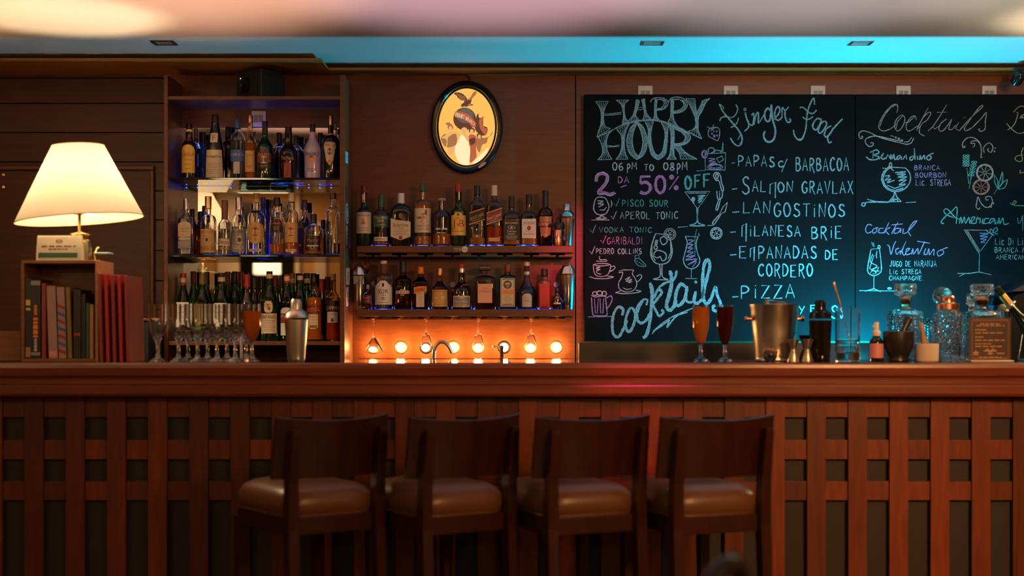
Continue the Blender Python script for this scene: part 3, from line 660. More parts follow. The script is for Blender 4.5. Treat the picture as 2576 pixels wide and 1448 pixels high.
bottle('clear bottle with a bronze cap beside the black arched label', 'MB', 684.5, 14, 494, 514, 534, 556, 6.6, 'smoke', 'brown', 6.4, 's', dd=-.03)
bottle('clear bottle with a tall plum coloured cap behind the squat bottle', 'MB', 766, 16, 494, 519, 532, 552, 7.4, 'smoke', 'purple', 7.2, 's', liq=(red_liq, 612), labs=[('purple', rect(565, 605, 13))])
bottle('small black capped bottle between the squat bottle and the tall vodka', 'MB', 812.5, 12, 544, 567, 570, 588, 5.6, 'smoke', 'black', 5.4, 's', liq=(dark_liq, 596))

# wine and vermouth row
def wine(desc, cx, hw, yt, capc, g='green', back=False, yc=None, nw=7.4, bandc=None, labs=(), ys=None, dd=0):
    yc = yc or yt + 30
    bottle(desc, 'WB' if back else 'W', cx, hw, yt, yc, yc + 2, ys or yc + 52, nw, g, capc, nw + .3, 's', labs=labs, name='wine_bottle', dd=dd, band=[(yc - 6, yc - 17, bandc)] if bandc else None)
wine('green bottle with red cap, white band and white label, front of the bottom shelf', 461, 19, 687, 'red', yc=716, bandc='cream', labs=[('white', rect(760, 830, 16), lines(775, 815, 4, 24, 'green'))])
wine('green bottle with an olive cap next to the first red capped one', 509, 19, 686, 'olive', yc=714, labs=[('olive', rect(765, 828, 15))])
wine('green bottle with black cap and white neck band above the wine glasses', 557, 20, 686, 'black', yc=714, nw=9, bandc='cream', labs=[('white', rect(762, 828, 16), lines(775, 815, 4, 24, 'green'))])
wine('dark red wine bottle with a bright red cap', 621, 19, 690, 'red', 'wine', yc=722)
wine('green bitter bottle with eagle medal over a cream label of small print', 678, 20.5, 682, 'black', 'green', yc=706, nw=7.6, bandc='cream',
     labs=[('cream', [(757, -6, 6), (762, -10, 10), (772, -11, 11), (782, -10, 10), (786, -6, 6)], (), [(-1, 768, 7, 4, 'brown'), (2, 776, 4, 4, 'brown')]), ('cream', rect(788, 838, 19.5), [('FERNET BRANCA', 0, 797, 36, 8, 'black')] + lines(806, 832, 7, 33, 'brown'))])
wine('green vermouth bottle with red cap and a red and white label, behind the counter shaker', 722, 16, 690, 'red', yc=712, bandc='cream', labs=[('white', arch(773, 843, 15, 8), [('P', -10, 794, 7, 9, 'black')], ()), ('dkred', rect(788, 812, 15.2), [('P', -10, 796, 7, 9, 'cream')])])
wine('green bottle with an eagle neck label above the counter shaker', 755, 16, 694, 'black', yc=710, bandc='cream')
bottle('orange aperitif bottle with a dark slanted banner label', 'W', 790, 18, 695, 712, 730, 756, 7, 'clear', 'black', 6.6, 's', liq=(orange_liq, 748), name='wine_bottle',
       labs=[('maroon', [(768, -17, 17), (788, -17, 17)], [('APEROL', 0, 778, 32, 10, 'orange', .08)]), ('cream', [(790, -12, 12), (822, -12, 12), (827, -6, 6)], lines(797, 818, 4, 16, 'brown')), ('brown', rect(818, 824, 9))])
bottle('bitter bottle with a tall gold neck and black label at the cabinet side', 'W', 838, 17, 688, 706, 728, 752, 7.2, 'gold', 'tan', 6.8, 's', liq=(red_liq, 756), name='wine_bottle',
       labs=[('black', rect(757, 782, 16.4), [('CAMPARI', 0, 774, 31, 9, 'cream')]), ('silver', rect(784, 811, 13), lines(790, 800, 2, 16, 'brown'), [(0, 805, 4, 4, 'black')])])
stag_ = 0
for a in (('green bottle with a maroon cap behind the first two green bottles', 487, 17, 683, 'maroon', 'green'),
          ('green bottle with black cap tucked behind the olive capped one', 520, 16, 684, 'black', 'green'), ('green bottle with a brown cap right behind the white banded neck', 573, 16, 684, 'brown', 'green'),
          ('green bottle with a long black capsule left of the dark red wine', 591, 17, 683, 'black', 'green'), ('black capsuled green bottle touching the bright red cap', 606, 13, 684, 'maroon', 'green'),
          ('dark wine bottle with black capsule right of the bright red cap', 640, 16, 697, 'black', 'wine'), ('dark wine bottle with black capsule left of the eagle medal bottle', 656, 16, 697, 'wine2', 'wine'),
          ('bottle with shiny maroon capsule just right of the eagle medal bottle', 694, 14, 693, 'maroon', 'wine'), ('dark capsuled green bottle before the red capped vermouth', 707, 15, 694, 'black', 'green'),
          ('green bottle with a white band behind the counter shaker cap', 735, 15, 687, 'brown', 'green'), ('green bottle with a plain black capsule behind the eagle neck label', 751, 12, 688, 'black', 'green'),
          ('green bottle with broad white neck band right of the shaker cap', 772, 16, 687, 'black', 'green'), ('clear bottle with black cap behind the orange aperitif', 788, 12, 688, 'black', 'smoke'),
          ('bottle with a bright red cap between the aperitif and the bitter', 810, 14, 702, 'red', 'smoke'), ('bottle with a maroon cap left of the gold necked bitter', 825, 12, 697, 'maroon', 'smoke')):
    stag_ = (stag_ + 1) % 2
    wine(a[0], a[1], a[2] - 1, a[3], 'black' if a[4] == 'wine2' else a[4], a[5], True, a[3] + 31, 7.2, 'cream' if 'white' in a[0] and 'band' in a[0] and 'right behind' not in a[0] else None, dd=.035 if stag_ else -.03)

# upper wall shelf
bottle('dark green whiskey bottle with cream label and tall maroon cap, first on the upper shelf', 'A', 915.5, 19.5, 464, 484, 513, 532, 7.6, 'dkgreen', 'maroon', 7.2, 's',
       labs=[('cream', rect(532, 585, 18.8), [('JAMESON', 0, 541, 34, 7, 'green'), ('IRISH WHISKEY', 0, 572, 28, 3.2, 'brown'), ('-', 0, 578, 26, .9, 'brown')], [(0, 555, 4, 8, 'orange'), (0, 560, 7, 2.5, 'red')]), ('cream', rect(486, 506, 4), (), [(0, 504, 4, 4, 'red')])])
bottle('clear whiskey bottle with dark green cap and a dark green label', 'A', 959, 21, 487, 520, 524, 542, 8.4, 'smoke', 'green', 8.2, 'r', liq=(red_liq, 608),
       labs=[('green', rect(540, 570, 20), [('TULLAMORE', 0, 546, 34, 6, 'cream'), ('DEW', 0, 554, 15, 6, 'cream'), ('IRISH WHISKEY', 0, 564, 25, 3.4, 'gold')]), ('cream', rect(594, 605, 17), [('-', 0, 599, 22, 1.4, 'brown')])])
bottle('broad dark whisky bottle with white cap and a white chevron label', 'A', 1009, 26, 483.5, 508, 511, 536, 8.6, 'dark', 'white', 8.4, 'r', sq=4.5, ryf=.6,
       labs=[('cream', [(547, -25, -24), (551, -25, -12), (556, -25, 25), (593, -25, 25), (600, -6, 6), (602, -1, 1)], [('Ballantines', 0, 564, 38, 9, 'brown'), ('FINEST', 0, 572, 16, 3, 'brown')] + lines(577, 588, 4, 38, 'grey'), [(0, 596, 4.5, 5, 'red')]), (None, (), (), [(0, 541, 5, 7, 'olive')])])
bottle('whisky bottle with white label showing a brown game bird', 'A', 1063.5, 21.3, 458, 480, 499, 516, 7.6, 'clear', 'green', 7.5, 'r', liq=(amber_liq, 512),
       labs=[('cream', rect(522, 583, 20.5), [('THE', 2, 561, 8, 3.5, 'maroon'), ('FAMOUS', 2, 567, 30, 6, 'maroon'), ('GROUSE', 2, 575, 30, 6, 'maroon')], [(3, 541, 7, 7, 'tan'), (9, 533, 3, 7, 'brown'), (9.5, 528, 2, 2, 'maroon'), (-8, 546, 7, 2.5, 'brown'), (0, 553, 17, 4.5, 'orange')]), ('black', rect(584, 592, 20.8))])
bottle('clear bottle with a flat glass stopper and no paper label', 'A', 1111, 23, 496, 502, 526, 545, 8, 'smoke', 'grey', 10.5, 'r', liq=(amber_liq, 586), labs=[(None, (), [('-', -8, 574, 12, 4, 'silver'), ('-', 8, 574, 14, 4, 'silver'), ('-', 0, 584, 22, 1.5, 'silver')])])
bottle('green whisky bottle with red cap and red letters on a yellow label', 'A', 1153.5, 19.5, 460, 481, 515, 530, 8.6, 'dkgreen', 'red', 8.3, 's',
       labs=[('yellow', [(532, -5, 5), (535, -9, 9), (539, -10, 10), (539.5, -18.6, 18.6), (590, -18.6, 18.6)], [('RARE', 0, 547, 13, 4, 'brown'), ('J B', 0, 563, 29, 24, 'red'), ('&', 0, 563, 6, 8, 'red'), ('-', 0, 580, 28, 1.2, 'brown')], [(0, 538, 4, 4, 'olive')])])
def slant(dsc, cx, hw, yt, yc, yn, ys, capm, lm, tx, edge, tm, liq, extra):
    r = bottle(dsc, 'A', cx, hw, yt, yc, yn, ys, 7.8, 'smoke', capm, 7.6, 's', sq=5, liq=liq, labs=extra)
    z0, d, yb = SHELF['A']; kk = d / F; y = -(hw * kk + .0012)
    lab = None
    for (a, b, m, nm, off) in ((-15.5, 15.5, edge, 'label_border', 0), (-13, 13, lm, 'label', .0006)):
        q = [(-hw * .99, 549 - a), (hw * .99, 536 - a), (hw * .99, 536 - b), (-hw * .99, 549 - b)]
        pp = MB().add([(sx * kk, y - off, (yb - yy) * kk) for sx, yy in q], [(0, 1, 2, 3)]).build(nm, P[m], r)
    vs, fs = text_mesh(tx); vs2, fs2 = text_mesh('WHISKY')
    tb = MB().add([(v[0] * hw * 1.75 * kk, y - .0012, (yb - (543 - v[1] * 8 - v[0] * 13)) * kk) for v in vs], fs)
    tb.add([(v[0] * hw * 1.2 * kk, y - .0012, (yb - (551 - v[1] * 3 - v[0] * 9)) * kk) for v in vs2], fs2)
    tb.build('lettering', P[tm], r)
slant('square whisky bottle with slanted black and gold label and black cap', 1200.5, 19.6, 464, 489, 494, 515, 'black', 'black', 'BLACK LABEL', 'orange', 'gold', (amber_liq, 596), [('brown', rect(588, 596, 11), (), [(0, 592, 3, 3, 'gold')])])
slant('square whisky bottle with slanted red label and ribbed cream cap', 1243.5, 19.6, 463.6, 491, 496, 515, 'cream', 'dkred', 'Red Label', 'gold', 'cream', (red_liq, 568), [('gold', rect(596, 605, 14))])
bottle('square whiskey bottle with a black and white ornate label and black cap', 'A', 1287, 21, 491, 521, 526, 542, 7.6, 'smoke', 'black', 7.6, 's', sq=6, liq=(amber_liq, 550),
       labs=[('black', rect(553, 603, 19), [('JACK DANIELS', 0, 560, 33, 6, 'white'), ('Tennessee', 0, 580, 22, 5, 'white'), ('WHISKEY', 0, 587, 20, 4, 'white')] + lines(592, 599, 3, 30, 'white', .8), [(0, 571, 9, 5, 'silver'), (0, 571, 7.5, 4, 'black'), (0, 571, 3, 2, 'white')])])
bottle('bourbon bottle with white label, red seal and black cap', 'A', 1330.5, 19.5, 486.5, 513, 524, 540, 8, 'smoke', 'black', 7.8, 's', sq=5, liq=(amber_liq, 548),
       labs=[('white', rect(549, 597, 17.5), [('JIM BEAM', 0, 561, 29, 9, 'brown'), ('BOURBON', 0, 587, 25, 6, 'brown'), ('-', 0, 580, 26, 1, 'grey')], [(0, 572, 5, 6, 'red')])])
bottle('tall brandy bottle with long black capsule behind the kitchen torch', 'A', 1372, 19.5, 476, 517, 520, 545, 8, 'brown', 'black', 7.8, 'r',
       labs=[('tan', [(543, -15, 15), (556, -15, 15)]), ('dkred', rect(556, 568, 17), [('SOBERANO', 0, 562, 34, 7, 'cream')]), ('tan', [(570, -14, 14), (588, -12, 12), (596, -1, 1)], lines(574, 584, 3, 16, 'red'))])

# lower wall shelf
bottle('clear gin bottle with white cap and a white mountain shaped label', 'B', 965.5, 22.5, 654.5, 662, 686, 702, 8, 'clear', 'white', 8.4, 'r', liq=(clear_liq, 694),
       labs=[('white', [(705, -6, 6), (710, -12, 12), (716, -19, 19), (722, -21.5, 21.5), (765, -21.5, 21.5)], [('SUR', 0, 732, 27, 11, 'black'), ('GIN', 0, 741, 12, 4, 'black'), ('-', 0, 760, 26, 1.2, 'brown')], [(0, 716, 3, 5, 'black'), (0, 750, 8, 4, 'grey')])])
bottle('amber liqueur bottle with a narrow cream band label and black cap', 'B', 1014, 22, 655, 686, 690, 704, 9, 'brown', 'black', 8.6, 's', labs=[('cream', rect(730, 738, 17), [('DRAMBUIE', 0, 734, 32, 5, 'red')]), ('tan', rect(726, 729, 5)), ('tan', rect(739, 743, 5))])
bottle('square amber bottle with orange cap and slanted orange label', 'B', 1058.5, 20, 670, 687, 692, 712, 7.4, 'brown', 'orange', 7.6, 's', sq=5,
       labs=[('cream', rect(730, 771, 10), lines(738, 766, 6, 14, 'grey')), ('orange', [(719, -2, 16), (722, -16, 16), (730, -16, 16), (738, -16, -8)], [('COINTREAU', 0, 728, 29, 8, 'black', .18)])])
bottle('small amber bottle with a copper cap and gold script label', 'B', 1106.5, 21, 674, 692, 704, 724, 7, 'amber', 'copperfoil', 6.8, 's', labs=[('gold', rect(728, 770, 19), [('-', -9, 748, 7, 5, 'cream'), ('-', 0, 748, 7, 3.5, 'orange'), ('-', 9, 747, 7, 6, 'cream'), ('-', 0, 732, 33, 1, 'brown'), ('-', 0, 764, 30, 1, 'brown')])])
r = bottle('wide bellied dark bottle with red cap and a red ribbon at its neck', 'B', 1161.5, 25, 664, 686, 704, 730, 8.2, 'dark', 'silverfoil', 8, 's', band=[(674, 663, 'red')],
           labs=[('cream', rect(743, 771, 21)), ('grey', rect(746, 768, 19.5), [('Grand Marnier', 0, 757, 33, 6, 'cream'), ('-', 0, 765, 30, 1, 'cream')], [(0, 748, 6, 2, 'cream')])])
kk = 6.99 / F
MB().lathe([(.0195, .118), (.0205, .113), (.0195, .108)], 20, cap0=False, cap1=False).bbox(-.006, .006, -.038, -.024, .075, .112, .002).bbox(-.045, -.006, -.030, -.022, .085, .096, .002).bbox(.004, .03, -.030, -.022, .112, .120, .002).build('ribbon', P['dkred'], r)
bottle('square faceted bottle with big square black stopper and label tinted peach as if lit through', 'B', 1220.5, 26, 665, 679, 690, 702, 6, 'amber', None, 6, 'r', sq=7,
       labs=[('peach', rect(713, 761, 18), [('DISARONNO', 0, 732, 30, 6, 'tan'), ('-', 0, 724, 14, 1.2, 'tan')])])  # peach tint stands in for light coming through the bottle
o = MB().bbox(-15.3 * kk, 15.3 * kk, -15.3 * kk, 15.3 * kk, (777 - 679) * kk, (777 - 665) * kk, .002).build('stopper', P['black'], bpy.data.objects[[x.name for x in COL.objects if x.get('label', '').startswith('square faceted')][0]])
vs, fs = text_mesh('DISARONNO'); MB().add([(v[0] * 23 * kk, -15.3 * kk - .0008, (777 - 672 + v[1] * 4) * kk) for v in vs], fs).build('stopper_lettering', P['gold'], o.parent)
bottle('flat square green bottle with white framed label, stag emblem and orange band', 'B', 1277, 22, 664, 684, 689, 700, 7.6, 'dkgreen', 'dkred', 7.3, 'r', sq=6, ryf=.55,
       labs=[('cream', rect(699, 770, 18)), ('green', rect(701, 768, 16.6)), ('cream', rect(702.5, 766.5, 15.6), [('56', 0, 744, 7, 4, 'orange'), ('-', 0, 764, 24, 2, 'red')] + lines(749, 759, 3, 20, 'grey'), [(0, 715, 10.5, 10.5, 'green'), (0, 717, 5, 6, 'tan'), (0, 712, 7, 2, 'cream')]),
             ('orange', rect(728, 738, 18.2), [('Jagermeister', 0, 733, 30, 6, 'cream')])])
bottle('conical blue lit spirit bottle with wooden stopper and arched white label', 'B', 1325.5, 25, 657.5, 667, 692, 742, 7.3, 'smoke', 'cream', 7.6, 's', liq=(clear_liq, 720), labs=[('silver', arch(737, 771, 12, 8), [('-', 0, 750, 16, 2, 'gold'), ('-', 0, 756, 14, 1, 'brown')])], band=[(690, 682, 'silver')])
bottle('slim square bottle of red drink with a black cap', 'B', 1369.5, 16.5, 675, 694, 702, 708, 9, 'clear', 'black', 8.4, 'r', sq=6, labs=[('red', rect(713, 775, 12.4), [('-', -4, 720, 10, 5, 'dkred'), ('-', 6, 720, 7, 5, 'dkred'), ('-', 0, 766, 20, 4, 'dkred')])], liq=(red_liq, 712))
bottle('miniature dark bottle with a small label next to the first steel shaker', 'B', 925, 11, 715, 727, 731, 740, 4.2, 'brown', 'grey', 4.0, 's', labs=[('maroon', rect(742, 762, 9.5), [('-', 0, 748, 14, 1.4, 'gold'), ('-', 0, 756, 12, 1.2, 'tan')])], dd=-.03)
bottle('miniature dark bottle with cream band next to the last steel shaker', 'B', 1401, 12, 723, 733, 739, 752, 5, 'dark', 'black', 4.8, 's', labs=[('cream', rect(760, 764, 9)), (None, (), [('*', 0, 747, 10, 7, 'gold')])], dd=-.03)

# shakers, torch and hanging glasses in the niche
def shaker(desc, loc, pr, kk, mat, capat, shoulder, grp, name='cocktail_shaker', n=30):
    r = thing(name, desc, 'cocktail shaker', loc, grp)
    H = [(hw * kk, h * kk) for hw, h in pr]
    a = [p for p in H if p[1] <= shoulder * kk + 1e-6]; b2 = [p for p in H if shoulder * kk - 1e-6 <= p[1] <= capat * kk + 1e-6]; c = [p for p in H if p[1] >= capat * kk - 1e-6]
    MB().lathe(a, n).build('tumbler', mat, r, True)
    MB().lathe([(b2[0][0] + .0012, b2[0][1] - .002)] + [(x + .0008, z) for x, z in b2], n).build('strainer_top', mat, r, True)
    MB().lathe([(c[0][0] + .001, c[0][1] - .004)] + c, n).build('cap', mat, r, True)
    return r
kk = 6.99 / F
cob = [(12.5, 0), (13, 1), (19.3, 68), (19.5, 70), (19.5, 76), (17, 84), (10.5, 90), (9.2, 91), (9.2, 103), (7.5, 106), (.1, 106.5)]
shaker('steel three piece shaker at the end of the upper wall shelf', (PX(1426, 6.99), 6.99, SA + .0006), cob, kk, steel, 90.5, 74, 'steel shakers on the wall shelves')
bos = [(15, 0), (15.5, 1), (20, 84), (20.2, 88), (16.5, 101), (13.5, 102), (13, 106), (11.5, 108), (.1, 108)]
shaker('steel shaker at the start of the lower wall shelf beside the miniature', (PX(903, 6.99), 6.99, SB + .0006), bos, kk, steel, 101.5, 86, 'steel shakers on the wall shelves')
shaker('large steel shaker at the chalkboard end of the lower wall shelf', (PX(1427, 7.0), 7.0, SB + .0006), bos, kk * 1.03, steel, 101.5, 86, 'steel shakers on the wall shelves')
t = thing('kitchen_torch', 'small kitchen torch with black head and steel body before the end shaker', 'torch', (PX(1404, 6.945), 6.945, SA + .0006))
k2 = 6.945 / F
MB().lathe([(11 * k2, 0), (11.5 * k2, 2 * k2), (9.5 * k2, 40 * k2), (9 * k2, 41 * k2)], 24).build('gas_body', copper, t, True)
MB().lathe([(9.6 * k2, 40 * k2), (11 * k2, 44 * k2), (11 * k2, 54 * k2), (7 * k2, 59 * k2), (.001, 60 * k2)], 20).build('head', black_matte, t, True)
MB().tube([(-6 * k2, 0, 53 * k2), (-16 * k2, 0, 54 * k2), (-23 * k2, 0, 52 * k2)], [.008, .007, .0055], 12).build('nozzle', black_matte, t, True)
def lathe_glass(name, desc, cat, loc, pr, kk, mat, grp, flip=0.0, thick=.0014):
    """pr: outer silhouette (half width, height) px from foot to rim; index marks where the bowl starts"""
    r = thing(name, desc, cat, loc, grp)
    out, inn = pr
    po = [(a * kk, b * kk) for a, b in out] + [(a * kk, b * kk) for a, b in inn]
    if flip: po = [(a, flip * 1.0 - b) for a, b in po]
    ib = next(i for i, p in enumerate(out) if p[0] < 4)  # stem begins
    MB().lathe(po, 30).build('glass', mat, r, True)
    return r
mart = ([(17, 0), (17, 1), (3.2, 5), (2.0, 14), (1.9, 38), (3.5, 47), (26, 86)], [(25, 86), (2.5, 49), (.1, 48)])
flut = ([(14.5, 0), (14.5, 1), (3.2, 4), (2.0, 14), (1.9, 30), (3.4, 36), (8.5, 44), (15.5, 70)], [(14.6, 70), (7.6, 45), (.1, 40)])
zr = SB - .0325 - .010 + .0005 
for px, t, pr in ((940, 'martini glass hanging upside down from the rack, over the first bulb', mart), (1072, 'hanging cordial glass above the curved tap, second from the martini glass', flut), (1203, 'hanging cordial glass between the two taps', flut), (1336, 'hanging cordial glass nearest the chalkboard', flut)):
    r = thing('hanging_glass', t, 'glass', (PX(px, 7.0), 7.0, zr), 'stemmed glasses hanging from the lower rack')
    po = [(a * kk * (1.0), -(b * kk - .0012)) for a, b in pr[0]] + [(a * kk, -(b * kk - .0012)) for a, b in pr[1]]
    MB().lathe(po, 30).build('bowl', G['clear'], r, True)
# glass drop hanging from the upper rack
r = thing('glass_ornament', 'amber glass drop ornament hanging under the upper shelf beside the first shaker', 'ornament', (PX(924, 7.0), 7.0, PZ(688, 7.0)))
MB().lathe([(.001, 0), (4 * kk, 3 * kk), (9 * kk, 17 * kk), (9 * kk, 24 * kk), (4 * kk, 36 * kk), (1.6 * kk, 42 * kk), (.001, 43 * kk)], 18).build('drop', G['amber'], r, True)
MB().tube([(0, 0, 42 * kk), (0, 0, SA - .0325 - .016 - PZ(688, 7.0) + .001)], .0012, 6).build('hook', steel, r, True)
# back counter, low slotted rail, taps
tag(MB().bbox(cx3 + .004, 4.5, 6.60, WY - .001, 0, .98, .004).build('back_counter', black_gloss), 'low dark work counter along the back wall behind the bar', 'counter')
tag(MB().bbox(PX(1456, 6.78), PX(2508, 6.78), 6.775, 6.79, .9805, 1.166, .002).build('upstand', plain('upstand_paint', (.016, .011, .008), .35)), 'dark low upstand board below the chalkboards, behind the glassware', 'board')
mb = MB(); dR = 6.62; bounds = [PX(900, dR)] + [PX(x, dR) for x in (938, 1005, 1069, 1137, 1203, 1269, 1336, 1402)] + [PX(1440, dR)]
for a, b2 in zip(bounds, bounds[1:]): mb.bbox(a + .005, b2 - .005, dR, dR + .02, 1.076, PZ(901, dR), .001)
mb.box(bounds[0], bounds[-1], dR + .003, dR + .017, .9805, 1.078)
tag(mb.build('slotted_rail', shelf_wood), 'low slotted wood rail below the glowing bulbs, just above the counter edge', 'rail')
t = thing('curved_tap', 'chrome swan neck tap between the third and fourth bulbs', 'tap', (PX(1092, 6.85), 6.85, .9805)); kt = 6.85 / F
MB().lathe([(.022, 0), (.022, .012), (.014, .02)], 20).build('base', steel, t, True)
pts = smooth_pts([(0, 0, .01), (0, 0, .13), (.004, 0, .16), (.022, 0, .185), (.045, 0, .188), (.066, 0, .172), (.084, 0, .138)], 5)
MB().tube(pts, .0085, 12).build('spout', steel, t, True)
t = thing('lever_tap', 'small chrome lever tap in front of the sixth bulb', 'tap', (PX(1262, 6.85), 6.85, .9805))
MB().lathe([(.02, 0), (.02, .01), (.009, .016), (.0085, .158), (.010, .16), (.010, .172), (.001, .173)], 18).build('post', steel, t, True)
MB().tube([(0, 0, .168), (-.02, -.004, .170), (-.042, -.008, .169)], [.004, .0035, .003], 10).build('lever', steel, t, True)

# ------------------------------------------------------------------ oval lit sign
dS = WY - .05; kS = dS / F
sg = thing('oval_sign', 'oval backlit sign in a black frame, eagle over a globe above draped figures', 'sign', (PX(1174, dS), WY - .001, PZ(318, dS)))
def oval(rx, rz, y, n=64): return [(rx * kS * cos(2 * pi * i / n), y, rz * kS * sin(2 * pi * i / n)) for i in range(n)]
MB().rings([oval(90, 116, 0), oval(92, 118, -.022), oval(90, 116, -.040), oval(86, 111, -.050), oval(81, 107, -.048), oval(78, 104, -.040), oval(77, 103, -.040), oval(75, 101, -.036), oval(71, 97, -.036), oval(71, 97, 0)], True, False, False).build('frame', black_gloss, sg, True)
MB().rings([oval(77.3, 103.3, -.0415), oval(76.2, 102.2, -.0420), oval(75.4, 101.4, -.0405)], True, False, False).build('gilt_line', brass, sg, True)
def em2(n, c, s=1.0): return emit('sign_' + n, c, s)
S = dict(bg=em2('amber', (1, .52, .10), 1.0), pale=em2('pale', (1, .80, .45), 1.05), dk=em2('umber', (.16, .055, .03), .7), mid=em2('ochre', (.50, .20, .07), .8), flesh=em2('flesh', (.95, .48, .17), .9), red=em2('russet', (.62, .14, .06), .8), grey=em2('slate', (.20, .14, .11), .7))
MB().add(oval(71.3, 97.3, -.030), [tuple(range(64))]).build('lit_panel', S['bg'], sg)
def zp(u, v, lift=0): return (((u - 575) / 4.99 - .5) * kS, -.0312 - lift * .0004, -((v - 742) / 4.99) * kS)   # traced from the picture, about the sign's centre
def shape(mb, pts, lift=0, sm=True):
    q = smooth_pts(pts + [pts[0]], 4)[:-1] if sm else pts
    c = (sum(p[0] for p in q) / len(q), sum(p[1] for p in q) / len(q))
    bm = bmesh.new(); vs = [bm.verts.new(zp(*p, lift)) for p in q]; f = bm.faces.new(vs); bmesh.ops.triangulate(bm, faces=[f]); mb.frombm(bm)
def circ(u, v, ru, rv, n=26): return [(u + ru * cos(2 * pi * i / n), v + rv * sin(2 * pi * i / n)) for i in range(n)]
art = {k: MB() for k in S}
shape(art['dk'], [(415, 322), (440, 308), (480, 308), (530, 328), (565, 362), (585, 400), (580, 440), (550, 440), (540, 410), (505, 405), (480, 385), (462, 372), (450, 345), (430, 335)])
shape(art['mid'], [(672, 296), (700, 293), (698, 318), (680, 345), (655, 372), (640, 392), (605, 430), (580, 430), (585, 400), (620, 372), (645, 330)])
shape(art['dk'], [(535, 440), (560, 415), (600, 405), (640, 398), (625, 425), (625, 450), (600, 480), (560, 488), (530, 470)], 1, False)
shape(art['dk'], [(502, 468), (535, 438), (550, 470), (530, 492), (512, 486)], 1, False)
shape(art['mid'], circ(615, 462, 24, 15), 2); shape(art['dk'], [(632, 452), (664, 462), (634, 476)], 2, False)
for a in range(4): shape(art['mid'], [(450 + a * 28, 322 + a * 10), (462 + a * 28, 322 + a * 10), (505 + a * 20, 392 + a * 8), (498 + a * 20, 394 + a * 8)], 1, False)
shape(art['dk'], circ(550, 640, 142, 142, 40), 2, False)
shape(art['grey'], circ(560, 600, 105, 95), 3)
shape(art['red'], [(425, 610), (440, 548), (520, 555), (600, 590), (660, 645), (695, 700), (680, 745), (640, 740), (600, 690), (520, 640)], 4)
shape(art['dk'], [(690, 640), (720, 570), (735, 640), (790, 610), (770, 660), (760, 720), (835, 750), (825, 830), (780, 850), (720, 820), (680, 760)], 1)
shape(art['red'], [(735, 650), (785, 615), (765, 690), (800, 750), (830, 760), (815, 840), (770, 800), (740, 740)], 2)
for (hx, hy, hr, hair) in ((372, 755, 28, 'mid'), (545, 790, 30, 'flesh'), (640, 795, 30, 'dk'), (735, 860, 26, 'dk')):
    shape(art[hair], circ(hx, hy - 8, hr + 8, hr + 6), 5); shape(art['flesh'], circ(hx, hy + 4, hr - 6, hr), 6)
shape(art['mid'], [(310, 700), (350, 685), (390, 715), (395, 735), (350, 730)], 5)
shape(art['flesh'], [(330, 820), (370, 800), (440, 800), (500, 850), (480, 870), (440, 860), (450, 940), (430, 1000), (400, 1080), (350, 1090), (345, 1000), (320, 900), (260, 880), (300, 850)], 5)
shape(art['mid'], [(345, 870), (440, 830), (445, 960), (330, 1000), (345, 930)], 6)
shape(art['pale'], [(500, 850), (540, 835), (590, 850), (600, 940), (620, 1020), (610, 1180), (590, 1222), (500, 1205), (440, 1110), (430, 1000), (480, 900)], 7)
shape(art['flesh'], [(520, 830), (570, 830), (600, 880), (590, 930), (560, 880)], 8)
shape(art['red'], [(600, 860), (640, 835), (690, 860), (700, 950), (680, 1080), (700, 1120), (620, 1190), (610, 1060), (625, 960)], 6)
shape(art['dk'], [(610, 900), (680, 880), (680, 940), (630, 970)], 7)
shape(art['mid'], [(700, 880), (750, 870), (790, 880), (860, 860), (900, 800), (890, 840), (830, 890), (830, 940), (770, 970), (740, 1060), (700, 1000)], 5)
shape(art['pale'], [(690, 1150), (760, 1080), (850, 1000), (820, 1080), (740, 1170), (650, 1210)], 4)
shape(art['mid'], [(250, 890), (300, 830), (330, 860), (320, 960), (300, 990)], 4)
for k_, m_ in art.items():
    if m_.v: m_.build('printed_figures', S[k_], sg, fix=False)
tb = MB(); n_ = 0
for i, ch in enumerate('FERNET-BRANCA'):
    t = i / 12; u = 445 + 225 * t; v = 592 + 20 * t + 95 * t * t; ang = .10 + .85 * t
    vs, fs = text_mesh(ch); wch = 9 if ch == '-' else 17; hch = 6 if ch == '-' else 52 - 8 * t
    tb.add([zp(u + (a * wch) * cos(ang) + (b * hch) * sin(ang) * .5, v + a * wch * sin(ang) - b * hch * (1 - .2 * t), 7) for a, b in vs], fs)
tb.build('sign_lettering', S['pale'], sg, fix=False)
MB().tube([(9 * kS, -.02, 116 * kS), (4 * kS, -.008, 128 * kS), (-3 * kS, -.004, 2.452 - sg.location.z - .001)], .002, 6).build('cord', black_matte, sg, True)
MB().prism([zp(a, b)[::2] for a, b in ((722, 1250), (735, 1268), (790, 1235), (825, 1200), (815, 1185), (770, 1200))], 1, -.0525, -.050).build('frame_tag', P['silver'], sg)

